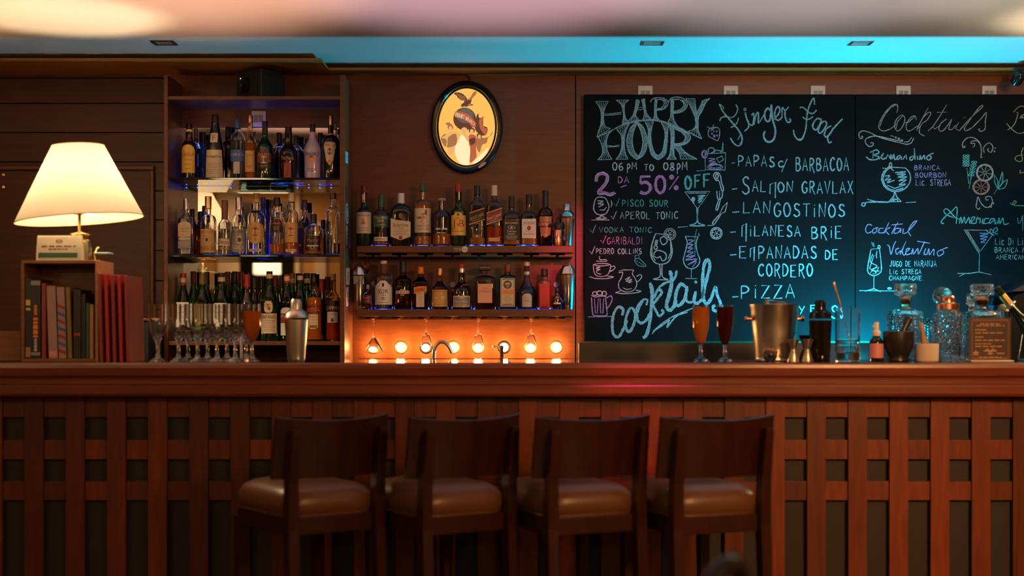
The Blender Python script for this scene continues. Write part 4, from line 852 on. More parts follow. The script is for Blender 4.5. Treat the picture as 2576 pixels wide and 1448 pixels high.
# ------------------------------------------------------------------ chalkboards with writing
DB = 7.05
def board(px0, px1, py0, py1, label):
    r = thing('chalkboard', label, 'chalkboard', (0, 0, 0), 'black chalkboards behind the bar')
    MB().bbox(PX(px0, DB), PX(px1, DB) if px1 < 3000 else 3.6, DB, WY - .001, PZ(py1, DB), PZ(py0, DB), .003).build('board_panel', board_black, r)
    return r
b1 = board(1470, 2151, 237, 858, 'black chalkboard with happy hour drinks and finger food in cyan lit chalk')
b2 = board(2152.5, 3001, 237, 858, 'black chalkboard with thin cocktail recipes and citrus drawings, partly past the frame edge')
FONT = {
'A': [[(0, 0), (.45, 1), (.95, 0)], [(.18, .36), (.78, .36)]], 'B': [[(.05, 0), (.05, 1)], [(.05, 1), (.55, .97), (.75, .78), (.55, .56), (.08, .52)], [(.08, .52), (.6, .5), (.9, .27), (.6, .02), (.05, 0)]],
'C': [[(.9, .82), (.6, 1), (.2, .82), (.05, .5), (.18, .14), (.55, 0), (.92, .18)]], 'D': [[(.05, 0), (.05, 1)], [(.05, 1), (.55, .92), (.9, .55), (.6, .1), (.05, 0)]],
'E': [[(.9, 1), (.05, 1), (.05, 0), (.9, 0)], [(.05, .52), (.7, .55)]], 'F': [[(.95, 1), (.05, .96), (.05, 0)], [(.05, .52), (.75, .56)]],
'G': [[(.88, .84), (.6, 1), (.2, .84), (.05, .48), (.2, .1), (.6, 0), (.9, .2), (.92, .42)], [(.55, .42), (.95, .42)]], 'H': [[(.05, 0), (.05, 1)], [(.9, 0), (.9, 1)], [(.05, .5), (.9, .52)]],
'I': [[(.5, 0), (.5, 1)]], 'i': [[(.5, 0), (.5, .72)], [(.5, .92), (.55, 1)]], 'J': [[(.7, 1), (.7, .3), (.55, .02), (.25, 0), (.08, .2)]], 'K': [[(.05, 0), (.05, 1)], [(.85, 1), (.1, .45), (.9, 0)]], 'L': [[(.08, 1), (.05, 0), (.9, .02)]],
'M': [[(.0, 0), (.15, 1), (.5, .35)], [(.5, .35), (.82, 1), (.95, 0)]], 'N': [[(.05, 0), (.08, 1)], [(.08, 1), (.82, .02), (.95, 1.1)]], 'O': [[(.5, 1), (.12, .8), (.05, .4), (.35, 0), (.8, .15), (.92, .6), (.5, 1)]],
'P': [[(.1, 0), (.08, 1)], [(.08, 1), (.6, .98), (.88, .75), (.6, .5), (.1, .45)]], 'R': [[(.1, 0), (.08, 1)], [(.08, 1), (.6, .98), (.8, .76), (.55, .54), (.1, .48)], [(.4, .48), (.95, -.15)]],
'S': [[(.85, .85), (.55, 1), (.2, .86), (.3, .6), (.75, .42), (.85, .15), (.45, 0), (.05, .16)]], 'T': [[(0, .98), (1, 1)], [(.5, 1), (.48, 0)]], 'U': [[(.08, 1), (.1, .3), (.4, 0), (.75, .15), (.88, .5), (.9, 1)]],
'V': [[(.0, 1), (.45, 0), (.95, 1.05)]], 'X': [[(.05, 1), (.95, -.1)], [(.9, 1), (.05, 0)]], 'Y': [[(.05, 1), (.45, .45)], [(.95, 1), (.25, -.15)]], 'Z': [[(.05, 1), (.9, 1), (.05, 0), (.95, .03)]],
'0': [[(.5, 1), (.12, .8), (.08, .3), (.45, 0), (.85, .2), (.88, .75), (.5, 1)]], '5': [[(.9, 1), (.15, .98), (.12, .58)], [(.12, .58), (.55, .66), (.9, .42), (.75, .1), (.4, 0), (.08, .1)]], '6': [[(.8, .98), (.3, .8), (.08, .4), (.3, 0), (.75, .05), (.85, .35), (.5, .5), (.15, .35)]],
'8': [[(.5, .52), (.2, .75), (.5, 1), (.8, .78), (.5, .52), (.1, .25), (.45, 0), (.9, .2), (.5, .52)]], '%': [[(.1, -.1), (.95, 1)], [(.2, .95), (.12, .85), (.22, .78), (.28, .88), (.2, .95)], [(.8, .2), (.7, .1), (.82, 0), (.92, .1), (.8, .2)]],
'-': [[(0, .42), (.9, .55)]], '/': [[(.2, -.25), (.9, 1.15)]], '.': [[(.45, 0), (.55, .05)]], 'c': [[(.85, .6), (.5, .72), (.15, .5), (.2, .1), (.6, 0), (.9, .12)]], 'p': [[(.2, -.45), (.2, .75)], [(.2, .7), (.6, .78), (.85, .5), (.55, .2), (.2, .2)]],
'm': [[(.05, 0), (.08, .85)], [(.08, .8), (.75, 1), (.7, -.35)]], 'n': [[(.05, 0), (.05, .7), (.4, .72), (.5, 0)]], '&': [[(.5, .5), (.5, .5)]], 'v': [[(0, .45), (.25, 0), (.85, 1.5)]]}
def XF(ox, oy, s): return lambda u, v: (ox + u / s, oy + v / s)
fA, fB, fC, fD, fE, fG = XF(1440, 180, 4.2595), XF(1440, 480, 3.4476), XF(1800, 220, 4.2579), XF(1800, 540, 3.8105), XF(2140, 220, 4.2592), XF(2140, 520, 3.6193)
INK = {}
lvl = [0]; part_ = ['']
def stroke(tf, pts, wpx=3.0, col='white', sm=None, bd=b1, what='chalk_lettering'):
    q = [tf(*p) for p in pts]
    if (len(q) >= 5 and not (len(q) == 5 and q[0] == q[-1])) if sm is None else sm: q = smooth_pts(q, 5)
    mb = INK.setdefault((bd.name, what, col, part_[0]), MB()); lvl[0] = (lvl[0] + 1) % 40; yy = DB - .0005 - lvl[0] * 1.2e-5
    ribbon(mb, q, wpx, lambda p: (PX(p.x, DB), yy, PZ(p.y, DB)))
def word(tf, s, u0, u1, v0, v1, wpx=2.6, col='white', bd=b1, tilt=0, gap=.28, jit=.05):
    part_[0] = s + str(u0)
    wd = {'i': .45, 'I': .4, '.': .4, ' ': .7, 'M': 1.15, '/': .6, 'm': .9, 'n': .6}
    W = [wd.get(c, .9) for c in s]; tot = sum(W) + gap * (len(s) - 1); k = (u1 - u0) / tot; x = u0
    rnd = random.Random(s)
    for c, cw in zip(s, W):
        if c != ' ':
            jy = rnd.uniform(-jit, jit) * (v1 - v0); js = 1 + rnd.uniform(-jit, jit) * 1.3
            for st_ in FONT[c]:
                stroke(tf, [(x + p[0] * cw * k, v1 + jy + tilt * (x - u0) - p[1] * (v1 - v0) * js) for p in st_], wpx, col, None, bd)
        x += (cw + gap) * k
def draw(tf, lst, wpx=2.4, col='white', bd=b1):
    part_[0] = 'd%d' % len(INK)
    for p in lst: stroke(tf, p, wpx, col, None, bd, 'chalk_drawing')
    part_[0] = 'after%d' % len(INK)
def ell(u, v, a, b2, n=18, t0=0, t1=2 * pi): return [(u + a * cos(t0 + (t1 - t0) * i / n), v + b2 * sin(t0 + (t1 - t0) * i / n)) for i in range(n + 1)]
part_[0] = 'happy hour'
# --- HAPPY HOUR: outlined serif letters, hatched inside
def stem(l, r, n=4, col='cyan'):
    ls, rs = smooth_pts(l, 6), smooth_pts(r, 6)
    stroke(fA, l, 2.6, col, True); stroke(fA, r, 2.6, col, True); stroke(fA, [l[0], r[0]], 2.4, col); stroke(fA, [l[-1], r[-1]], 2.4, col)
    m = 14
    for j in range(1, n + 1):
        t = j / (n + 1); q = []
        for i in range(m + 1):
            a = ls[int(i * (len(ls) - 1) / m)]; c = rs[int(i * (len(rs) - 1) / m)]; q.append((a[0] + (c[0] - a[0]) * t + 3 * sin(i * 1.7), a[1] + (c[1] - a[1]) * t))
        stroke(fA, q, 1.3, col, False)
for l, r in (([(250, 320), (290, 380), (310, 460), (305, 560), (280, 640), (262, 702)], [(385, 318), (350, 380), (333, 450), (335, 540), (355, 590), (408, 610)]),
             ([(468, 305), (520, 350), (542, 420), (548, 480), (535, 560)], [(605, 305), (562, 345), (555, 430), (572, 505), (605, 532)]),
             ([(685, 298), (670, 400), (648, 470), (605, 525)], [(718, 310), (690, 420), (676, 470), (712, 515)]), ([(740, 300), (762, 380), (772, 450), (758, 515)], [(772, 292), (785, 420), (815, 480), (855, 515)]),
             ([(885, 298), (880, 400), (880, 470), (865, 512)], [(905, 300), (898, 440), (908, 490), (930, 518)]), ([(1058, 290), (1055, 420), (1050, 490), (1025, 540)], [(1085, 295), (1080, 480), (1108, 560), (1145, 600)]),
             ([(1215, 288), (1250, 345), (1282, 410), (1312, 485)], [(1312, 290), (1315, 350), (1325, 410), (1340, 470)]), ([(1395, 310), (1372, 370), (1345, 420), (1325, 440)], [(1475, 285), (1430, 330), (1388, 420), (1352, 480)]),
             ([(1312, 480), (1322, 560), (1300, 615), (1240, 640)], [(1350, 480), (1345, 560), (1350, 640), (1385, 720)]),
             ([(275, 700), (310, 770), (325, 850), (310, 900), (275, 945)], [(430, 625), (380, 680), (363, 780), (385, 880), (425, 940)]), ([(475, 620), (522, 680), (530, 780), (510, 880), (465, 942)], [(615, 545), (570, 640), (555, 760), (565, 870), (595, 937)]),
             ([(690, 535), (620, 610), (582, 740), (610, 870), (690, 942)], [(690, 552), (652, 650), (640, 750), (660, 850), (705, 910)]), ([(690, 535), (760, 600), (802, 740), (770, 880), (690, 942)], [(690, 552), (730, 630), (755, 740), (742, 840), (705, 910)]),
             ([(775, 525), (812, 620), (815, 760), (850, 890), (915, 945)], [(870, 520), (842, 640), (845, 760), (880, 870), (920, 900)]), ([(950, 540), (990, 640), (985, 760), (960, 860), (920, 900)], [(1032, 560), (1020, 640), (1015, 760), (990, 890), (915, 945)]),
             ([(1035, 575), (1055, 660), (1055, 800), (1040, 900), (1010, 940)], [(1075, 580), (1090, 660), (1085, 800), (1090, 900), (1115, 938)]), ([(1075, 580), (1180, 615), (1262, 690), (1240, 755), (1180, 785), (1090, 797)], [(1095, 615), (1170, 650), (1210, 705), (1190, 750), (1150, 768), (1090, 775)]),
             ([(1090, 800), (1145, 870), (1160, 935)], [(1150, 790), (1215, 870), (1335, 938)])): stem(l, r)
for p in ([(835, 332), (855, 295), (920, 278), (985, 290), (1027, 330), (1002, 385), (950, 410), (895, 413)], [(905, 300), (960, 300), (985, 340), (950, 390), (905, 395)], [(975, 295), (1005, 335), (985, 385), (950, 402), (905, 405)],
          [(1030, 320), (1060, 285), (1120, 272), (1190, 290), (1230, 350), (1200, 410), (1140, 440), (1075, 446)], [(1085, 300), (1150, 300), (1195, 350), (1160, 405), (1085, 427)], [(1170, 300), (1212, 350), (1180, 408), (1130, 430), (1085, 437)],
          [(335, 455), (430, 450), (525, 435)], [(335, 470), (430, 465), (525, 452)], [(690, 398), (725, 410), (765, 398)], [(690, 385), (765, 383)], [(370, 790), (440, 800), (505, 785)], [(375, 808), (505, 802)],
          [(262, 705), (420, 630), (560, 560), (700, 525), (850, 515), (980, 535), (1100, 590), (1240, 650), (1385, 720)], [(560, 568), (700, 533), (850, 523), (980, 545), (1100, 600), (1240, 662)]): stroke(fA, p, 2.6, 'cyan')
word(fA, '06', 430, 545, 968, 1052, 3, 'white'); word(fA, 'pM', 580, 690, 975, 1050, 3, 'white'); word(fA, 'TO', 768, 872, 995, 1058, 3.2, 'white'); word(fA, '08', 975, 1095, 975, 1055, 3, 'white'); word(fA, 'pM', 1115, 1232, 970, 1055, 3, 'white')
part_[0] = 'two'; stroke(fA, [(255, 1180), (265, 1115), (320, 1090), (370, 1115), (365, 1180), (320, 1240), (280, 1300), (350, 1300), (400, 1318), (455, 1295)], 8.5, 'pink')
stroke(fA, [(240, 1170), (260, 1105), (320, 1078), (385, 1115), (372, 1195), (330, 1250)], 2, 'white'); stroke(fA, [(265, 1310), (350, 1312), (405, 1332), (470, 1300)], 2, 'white')
word(fA, 'DA', 488, 608, 1125, 1195, 3.2, 'pink'); stroke(fA, [(515, 1240), (580, 1215)], 4, 'pink')
word(fA, '5', 712, 850, 1122, 1305, 8, 'pink', jit=0); word(fA, '0', 885, 1000, 1120, 1300, 7, 'pink', jit=0); stroke(fA, [(1035, 1265), (1138, 1120)], 4, 'pink'); stroke(fA, ell(1062, 1130, 14, 14), 6, 'pink'); stroke(fA, ell(1112, 1243, 14, 14), 6, 'pink')
word(fA, 'O', 1205, 1275, 1120, 1258, 5.5, 'teal', jit=0); word(fA, 'F', 1310, 1375, 1105, 1245, 5.5, 'teal', jit=0); word(fA, 'F', 1405, 1478, 1095, 1240, 5.5, 'teal', jit=0)
draw(fA, [[(1570, 1170), (1540, 1165), (1512, 1120), (1525, 1085), (1565, 1085), (1590, 1130), (1595, 1180), (1620, 1260), (1600, 1272), (1570, 1170)], ell(1548, 1120, 14, 25)], 2.6, 'white')
draw(fA, [[(1455, 660), (1462, 620), (1500, 600), (1555, 600), (1578, 640), (1560, 735), (1500, 715), (1460, 690), (1455, 660)], ell(1520, 690, 8, 10), ell(1545, 640, 4, 6), ell(1495, 665, 4, 6), ell(1550, 685, 4, 6)], 2.4, 'lilac')
draw(fA, [[(1440, 590), (1500, 615), (1520, 650)], [(1510, 565), (1505, 610), (1475, 640)], [(1545, 595), (1505, 615)]], 2.8, 'teal')
draw(fA, [[(1420, 880), (1425, 1050), (1635, 1055), (1642, 870), (1420, 880)], [(1455, 870), (1460, 825), (1505, 818), (1520, 850), (1480, 878)], [(1520, 870), (1535, 840), (1590, 850), (1595, 875)], [(1600, 860), (1612, 755)], [(1612, 860), (1615, 770)], [(1545, 930), (1600, 905), (1620, 940), (1570, 975), (1545, 930)], [(1330, 1062), (1420, 1060)]], 2.3, 'cyan')
draw(fA, [ell(1415, 885, 30, 42), ell(1410, 885, 18, 28), [(1455, 930), (1530, 935), (1460, 960), (1535, 965), (1465, 990), (1550, 985), (1470, 1015)], ell(1530, 1020, 80, 28), ell(1530, 1015, 60, 18)], 2, 'lilac')
# --- drinks list
def tick(u, v, col='white'): part_[0] = 'tick%d' % v; stroke(fB, [(u, v - 28), (u + 18, v), (u + 48, v - 70)], 2.8, col)
for args in (('PISCO SOUR', 430, 830, 80, 135, 'teal'), ('APEROL TONIC', 415, 918, 182, 242, 'white'), ('VODKA TONIC', 232, 690, 315, 360, 'teal'), ('GARIBALDI', 302, 608, 400, 460, 'pink'), ('PEDRO COLLINS', 205, 600, 500, 545, 'white')):
    word(fB, args[0], args[1], args[2], args[3], args[4], 2.2, args[5])
for u, v, c in ((360, 135, 'teal'), (335, 245, 'white'), (155, 365, 'teal'), (245, 455, 'pink'), (148, 548, 'white')): tick(u, v, c)
draw(fB, [[(210, 60), (185, 130), (190, 175), (225, 205), (285, 200), (315, 150), (310, 110), (280, 60), (210, 60)], [(240, 205), (245, 225), (205, 240), (295, 240), (262, 222), (258, 205)], [(215, 85), (265, 90), (220, 110), (270, 115), (225, 140)], [(335, 80), (342, 110), (335, 145)], [(165, 252), (320, 252)], [(235, 165), (275, 165), (295, 140)]], 2.6, 'white')
draw(fB, [[(975, 8), (1195, 5), (1085, 155), (975, 8)], [(1000, 20), (1165, 18)], [(1078, 150), (1078, 270), (1015, 300), (1150, 300), (1088, 270), (1088, 150)], ell(1048, 72, 12, 16), ell(1048, 72, 6, 9), [(1045, 85), (1055, 105)], [(1085, 45), (1150, 40), (1090, 65), (1135, 65), (1088, 85), (1120, 85), (1090, 105)], [(915, 315), (1000, 308)], [(1170, 300), (1225, 298)]], 2.8, 'cyan')
draw(fB, [[(1252, 0), (1258, 60), (1275, 75), (1298, 50), (1302, 0)], [(1276, 0), (1276, 70)], [(1268, 75), (1245, 150), (1248, 165), (1260, 160), (1283, 75)], [(1345, 97), (1305, 140), (1275, 205), (1325, 180), (1345, 97)], [(1275, 205), (1218, 270), (1225, 290), (1240, 275), (1290, 200)]], 2.4, 'white')
draw(fB, [[(720, 370), (685, 480), (680, 560), (715, 620), (775, 635), (835, 610), (865, 530), (850, 430), (820, 375)], [(720, 370), (825, 378)], [(755, 632), (760, 740), (700, 765), (830, 768), (780, 742), (778, 632)], [(765, 410), (795, 395), (820, 420), (815, 450), (785, 465), (765, 440), (765, 410)], [(705, 560), (725, 520), (770, 520), (810, 545), (810, 590), (780, 605), (760, 570), (735, 580), (705, 560)], ell(730, 435, 8, 8), ell(725, 455, 10, 10), ell(722, 490, 14, 16), [(690, 470), (690, 560), (720, 605)], [(850, 450), (855, 530), (830, 590)]], 2.6, 'white')
draw(fB, [ell(845, 375, 50, 50), ell(845, 375, 36, 36)] + [[(845, 375), (845 + 34 * cos(a), 375 + 34 * sin(a))] for a in (0.2, 1.2, 2.2, 3.2, 4.3, 5.3)], 2, 'warm')
draw(fB, [[(978, 393), (995, 450), (975, 540), (962, 600), (985, 655), (1035, 675), (1085, 650), (1105, 600), (1085, 540), (1072, 460), (1090, 395)], [(978, 393), (1090, 398)], [(1032, 675), (1030, 755)], [(980, 758), (1080, 760)]], 2.4, 'cyan')
draw(fB, [[(1000, 425), (1050, 430), (1000, 460), (1045, 465), (1000, 495), (1045, 495), (995, 530), (1050, 530), (985, 570), (1060, 560), (980, 600), (1080, 590), (1000, 640), (1075, 610), (1040, 660)], [(1090, 380), (1095, 365), (1100, 385), (1090, 395)]], 2.4, 'lilac')
draw(fB, [[(1078, 330), (1062, 400), (1062, 570)]], 1.8, 'teal')
draw(fB, [ell(1248, 367, 50, 50), ell(1248, 367, 38, 38)] + [[(1248, 367), (1248 + 36 * cos(a), 367 + 36 * sin(a))] for a in (0.4, 1.3, 2.4, 3.4, 4.4, 5.4)], 2.2, 'white')
draw(fB, [[(180, 640), (190, 710), (225, 740), (290, 735), (320, 700), (328, 640), (250, 628), (180, 640), (250, 650), (328, 640)], [(325, 665), (355, 650), (370, 665), (345, 690), (318, 700)], [(148, 742), (200, 758), (290, 760), (358, 745), (300, 738)], [(235, 565), (240, 595), (290, 595), (290, 610), (205, 608)], [(205, 660), (240, 660), (205, 675), (240, 680), (208, 695), (220, 715), (250, 722)]], 2.2, 'white')
draw(fB, [[(400, 695), (440, 685), (530, 685)], [(400, 710), (435, 705), (425, 750), (400, 800), (410, 850), (465, 875), (530, 860), (558, 810), (545, 760), (520, 720), (530, 685)], [(555, 740), (590, 725), (600, 745), (575, 780), (555, 785)], [(372, 880), (420, 865)], [(372, 880), (440, 890), (530, 885), (595, 870), (550, 860)], [(455, 770), (500, 745), (465, 785), (515, 765), (485, 795), (520, 785)], [(440, 840), (470, 855), (515, 845)]], 2.2, 'white')
draw(fB, [[(540, 595), (575, 585), (615, 620), (638, 652), (580, 650), (550, 625), (540, 595)], [(545, 600), (620, 645)], [(545, 590), (540, 565), (575, 552), (580, 590)]], 2, 'teal')
draw(fB, [[(165, 920), (175, 1060), (200, 1080), (290, 1080), (300, 1050), (285, 920)], [(290, 930), (335, 910), (342, 950), (310, 1010), (290, 1020)], [(190, 930), (200, 1060), (215, 1060), (225, 930)], [(240, 930), (245, 1060), (265, 1060), (270, 930)], [(135, 1092), (340, 1088)]], 2.6, 'lilac')
draw(fB, [ell(195, 890, 22, 16), ell(235, 885, 26, 18), ell(275, 890, 20, 20), [(160, 905), (200, 920), (250, 910), (295, 915)]], 2.4, 'white')
part_[0] = 'brush word'
for p, wv in (([(430, 1080), (440, 1030), (400, 1005), (360, 1060), (345, 1150), (355, 1240), (400, 1265), (440, 1200), (475, 1120)], 7), ([(510, 1010), (470, 1080), (460, 1170), (490, 1222), (530, 1160), (545, 1070), (510, 1010)], 7),
              ([(545, 1080), (560, 1010), (610, 945), (650, 945), (640, 990)], 5), ([(610, 945), (570, 1020), (560, 1100), (590, 1145), (640, 1120), (672, 1060)], 7), ([(672, 795), (690, 900), (680, 1050), (665, 1170), (640, 1250), (610, 1275)], 8), ([(672, 795), (700, 850), (695, 990)], 4),
              ([(695, 990), (740, 930), (775, 880), (745, 850), (705, 930)], 6), ([(700, 990), (730, 1050), (755, 1085), (790, 1050), (770, 1030)], 6), ([(845, 690), (862, 780), (840, 900), (815, 990), (840, 1035), (880, 1000), (895, 940)], 9), ([(905, 690), (880, 765), (800, 800), (750, 840), (760, 870)], 6),
              ([(985, 835), (940, 808), (900, 880), (895, 975), (930, 990), (975, 930), (995, 825)], 8), ([(995, 825), (985, 930), (1005, 965), (1045, 960)], 6), ([(1070, 870), (1055, 950), (1080, 975), (1125, 940)], 8), (ell(1070, 790, 6, 6), 4),
              ([(1125, 930), (1160, 780), (1192, 650), (1170, 597), (1140, 650), (1128, 800), (1138, 940), (1170, 978), (1210, 920)], 8), ([(1205, 930), (1240, 830), (1255, 900), (1285, 980), (1262, 1035), (1225, 1035), (1220, 1000), (1240, 995)], 7),
              ([(690, 1240), (740, 1180), (850, 1100), (960, 1050), (1060, 1010)], 3), ([(700, 1215), (800, 1150), (840, 1120), (820, 1185), (900, 1085), (1000, 1050)], 4)):
    stroke(fB, p, wv, 'cyan', True)
part_[0] = 'finger food'
for p, wv in (([(40, 175), (75, 250), (130, 320), (200, 400), (255, 470), (285, 550), (268, 612), (230, 622), (190, 590), (158, 540)], 5), ([(238, 560), (275, 500), (288, 560), (262, 605)], 3), ([(40, 175), (75, 200), (90, 232)], 2.5), ([(215, 180), (237, 230), (215, 290), (170, 322), (110, 310), (60, 325), (45, 360)], 4), ([(245, 320), (235, 370), (200, 410), (160, 430)], 3.6),
              ([(318, 265), (332, 330), (355, 385), (350, 430), (310, 468)], 5), ([(365, 390), (395, 405), (410, 330), (405, 275), (385, 300)], 4.5), ([(410, 400), (425, 320), (450, 265), (460, 300), (455, 385)], 5), (ell(315, 235, 11, 12), 3),
              ([(460, 385), (490, 340), (520, 290)], 3.4), ([(588, 250), (560, 222), (530, 262), (527, 320), (550, 362), (585, 335), (597, 180)], 6), ([(597, 180), (610, 330), (640, 450), (630, 540), (590, 580), (545, 575), (515, 520), (530, 465)], 6),
              ([(625, 340), (670, 290), (690, 238), (665, 205), (635, 260), (640, 330), (675, 350), (715, 315)], 5), ([(712, 320), (715, 215), (745, 245), (785, 205)], 4), ([(745, 240), (745, 310), (770, 370), (800, 365), (800, 340), (785, 340)], 5),
              ([(1060, 185), (1057, 130), (1045, 115), (1012, 180), (985, 260), (975, 350), (965, 450), (930, 550), (885, 560), (845, 510), (835, 455)], 4.4), ([(960, 470), (925, 545), (885, 552)], 4), ([(900, 215), (940, 215), (985, 255), (1030, 280), (1065, 262), (1080, 240)], 4.4), ([(930, 315), (970, 340), (1010, 335), (1045, 310)], 4),
              ([(1100, 325), (1060, 360), (1040, 420), (1075, 455), (1115, 400), (1130, 345), (1095, 330)], 5), ([(1165, 360), (1120, 400), (1100, 460), (1120, 490), (1160, 450), (1190, 390), (1165, 360)], 5), ([(1240, 410), (1190, 440), (1165, 500), (1185, 530), (1230, 490), (1262, 430)], 5), ([(1360, 335), (1280, 420), (1220, 500), (1200, 540), (1215, 590), (1245, 580)], 5)):
    stroke(fC, p, wv * .78, 'cyan', True)
for args in ((fC, '-', 172, 212, 785, 830), (fC, 'PAPAS', 240, 635, 735, 845), (fC, 'c', 668, 735, 760, 850), (fC, '/', 690, 775, 780, 880), (fC, 'BARBACOA', 860, 1428, 755, 890), (fC, '-', 178, 240, 1060, 1110), (fC, 'S', 280, 370, 945, 1130), (fC, 'AL', 395, 545, 1000, 1120), (fC, 'm', 578, 665, 1010, 1145), (fC, 'ON', 668, 830, 1005, 1115), (fC, 'GRAVLAX', 925, 1475, 1005, 1130),
             (fC, '-', 178, 262, 1305, 1360), (fC, 'LAN', 295, 590, 1225, 1345), (fC, 'GOSTiNOS', 625, 1390, 1250, 1385), (fD, '-', 142, 200, 145, 185), (fD, 'm', 250, 310, 80, 215), (fD, 'iLANESA', 322, 815, 105, 205), (fD, 'BRiE', 920, 1212, 115, 225), (fD, '-', 140, 208, 360, 405), (fD, 'E', 228, 300, 310, 415), (fD, 'm', 330, 385, 305, 410), (fD, 'PANADAS', 408, 972, 305, 420), (fD, 'DE', 1050, 1175, 335, 425),
             (fD, 'CORDERO', 410, 932, 475, 590), (fD, '-', 160, 225, 765, 805), (fD, 'PiZZA', 240, 762, 675, 800), (fD, 'Y', 798, 855, 880, 945), (fD, 'S', 1105, 1180, 865, 985), (fD, 'E', 910, 960, 870, 930)):
    word(*args, 3.6, 'cyan', gap=.32)
part_[0] = 'cocktails'
kw = dict(bd=b2)
for p in ([(495, 270), (505, 200), (470, 180), (400, 230), (330, 330), (300, 420), (340, 465), (420, 445), (490, 390)], [(545, 295), (485, 350), (472, 430), (510, 465), (560, 410), (580, 330), (545, 295)], [(570, 380), (620, 370), (690, 310)], [(702, 350), (690, 305), (645, 320), (598, 390), (600, 450), (640, 462), (715, 410)],
          [(828, 218), (770, 330), (705, 462)], [(705, 462), (760, 345), (830, 268), (858, 280), (820, 345), (768, 385), (740, 430), (740, 490), (792, 520)], [(1028, 185), (960, 300), (880, 420), (828, 466)], [(918, 265), (1035, 264)], [(880, 420), (900, 445), (950, 410)], [(1030, 335), (965, 385), (945, 450), (985, 465), (1050, 390), (1082, 340), (1050, 440), (1085, 450)],
          [(1160, 370), (1120, 440), (1165, 462)], [(1085, 450), (1130, 400)], [(1210, 325), (1230, 320)], [(1165, 462), (1280, 330), (1400, 220), (1412, 192), (1370, 220), (1260, 370), (1218, 440), (1240, 462), (1300, 430)], [(1300, 430), (1400, 330), (1452, 268), (1442, 370), (1440, 440), (1400, 470), (1370, 452), (1385, 440)],
          [(505, 215), (490, 185), (420, 225), (345, 330), (312, 420)], [(555, 305), (498, 370), (488, 440)]): stroke(fE, p, 2.3, 'warm', **kw)
draw(fE, [[(112, 528), (122, 520), (128, 535), (112, 548), (92, 530), (90, 490), (130, 465), (200, 480), (290, 525), (400, 560), (520, 590), (600, 608), (650, 590), (675, 540)], [(212, 598), (225, 590), (243, 598), (230, 625), (190, 628), (155, 580), (180, 540), (270, 520), (400, 545), (560, 580)], [(425, 515), (465, 525)], [(570, 585), (620, 580), (655, 530)], ell(483, 535, 6, 6, 8), ell(515, 548, 8, 8, 8), ell(547, 568, 9, 9, 8)], 2.2, 'white', b2)
part_[0] = 'name one'
for p in ([(240, 690), (238, 762)], [(208, 695), (275, 668), (302, 700), (250, 722), (302, 742), (270, 772), (200, 770), (165, 740)], [(300, 768), (335, 735), (352, 705), (328, 735), (345, 768), (378, 750)], [(378, 768), (395, 720), (412, 735), (420, 760)], [(425, 770), (430, 715), (440, 765), (462, 715), (470, 770), (492, 760)], [(535, 725), (500, 740), (505, 772), (540, 740), (540, 772)], [(555, 772), (575, 745), (590, 720), (600, 770)], [(670, 735), (635, 750), (645, 780), (680, 740), (680, 650), (690, 775)], [(715, 728), (715, 772), (735, 765)],
          [(740, 775), (745, 725), (758, 770), (785, 725), (795, 772)], [(840, 722), (812, 750), (835, 778), (865, 748), (842, 722), (890, 702)]): stroke(fE, p, 3, 'cyan', **kw)
draw(fE, [[(405, 850), (350, 910), (332, 990), (380, 1080), (470, 1115), (570, 1090), (635, 1010), (632, 920), (580, 855)], [(415, 860), (365, 915), (348, 990), (390, 1070), (470, 1100), (565, 1075)], [(400, 848), (480, 855), (585, 862)], [(470, 1115), (462, 1160), (410, 1222)], [(475, 1115), (492, 1170), (542, 1222)], [(410, 1224), (542, 1222)], [(430, 1215), (470, 1180), (450, 1215), (490, 1195), (510, 1218)], [(175, 1195), (260, 1220), (410, 1225)], [(590, 1232), (700, 1226)], [(155, 1242), (130, 1235), (115, 1255), (140, 1272), (158, 1250), (180, 1228), (410, 1229)],
          [(472, 912), (590, 900), (495, 932), (592, 926), (505, 962), (600, 955), (512, 1000), (595, 988), (520, 1042), (590, 1030)], [(365, 950), (418, 945), (370, 992), (430, 980), (390, 1020), (470, 992)], [(390, 1045), (470, 1080), (590, 1040)]], 2.8, 'cyan', b2)
draw(fE, [[(340, 862), (400, 870), (470, 850)], [(410, 870), (415, 820), (430, 805), (440, 835), (425, 855), (460, 892)]], 2.4, 'white', b2)
word(fE, 'BRANCA', 682, 955, 832, 882, 1.9, 'lilac', b2); word(fE, 'BOURBON', 690, 1022, 912, 962, 1.9, 'lilac', b2); word(fE, 'Lic. STREGA', 698, 1072, 985, 1050, 1.9, 'lilac', b2)
draw(fE, [[(1215, 625), (1225, 635), (1205, 642), (1198, 595), (1250, 540), (1320, 540), (1380, 590), (1400, 680), (1395, 745), (1412, 745)], [(1305, 640), (1325, 625), (1325, 600), (1290, 600), (1300, 575), (1360, 575), (1395, 620)], [(1430, 700), (1425, 640), (1480, 593), (1522, 630), (1505, 692), (1465, 672), (1480, 650)], ell(1548, 648, 4, 4, 6), ell(1540, 685, 5, 5, 6)], 2.4, 'warm', b2)
draw(fE, [[(1245, 860), (1265, 1030)], [(1325, 800), (1290, 960), (1268, 1082)]] + [ell(1240 + dx_, 730 + 26 * i, 16, 9, 8) for i in range(5) for dx_ in (-22, 14)] + [ell(1322 + dx_ - i * 8, 800 + 34 * i, 15, 11, 8) for i in range(5) for dx_ in (-12, 14)], 2.0, 'teal', b2)
draw(fE, [ell(1437, 912, 90, 90, 26), ell(1437, 912, 80, 80, 26)] + [[(1437 + 10 * cos(a), 912 + 10 * sin(a)), (1437 + 72 * cos(a), 912 + 72 * sin(a))] for a in [i * .785 + .2 for i in range(8)]], 2.2, 'warm', b2)
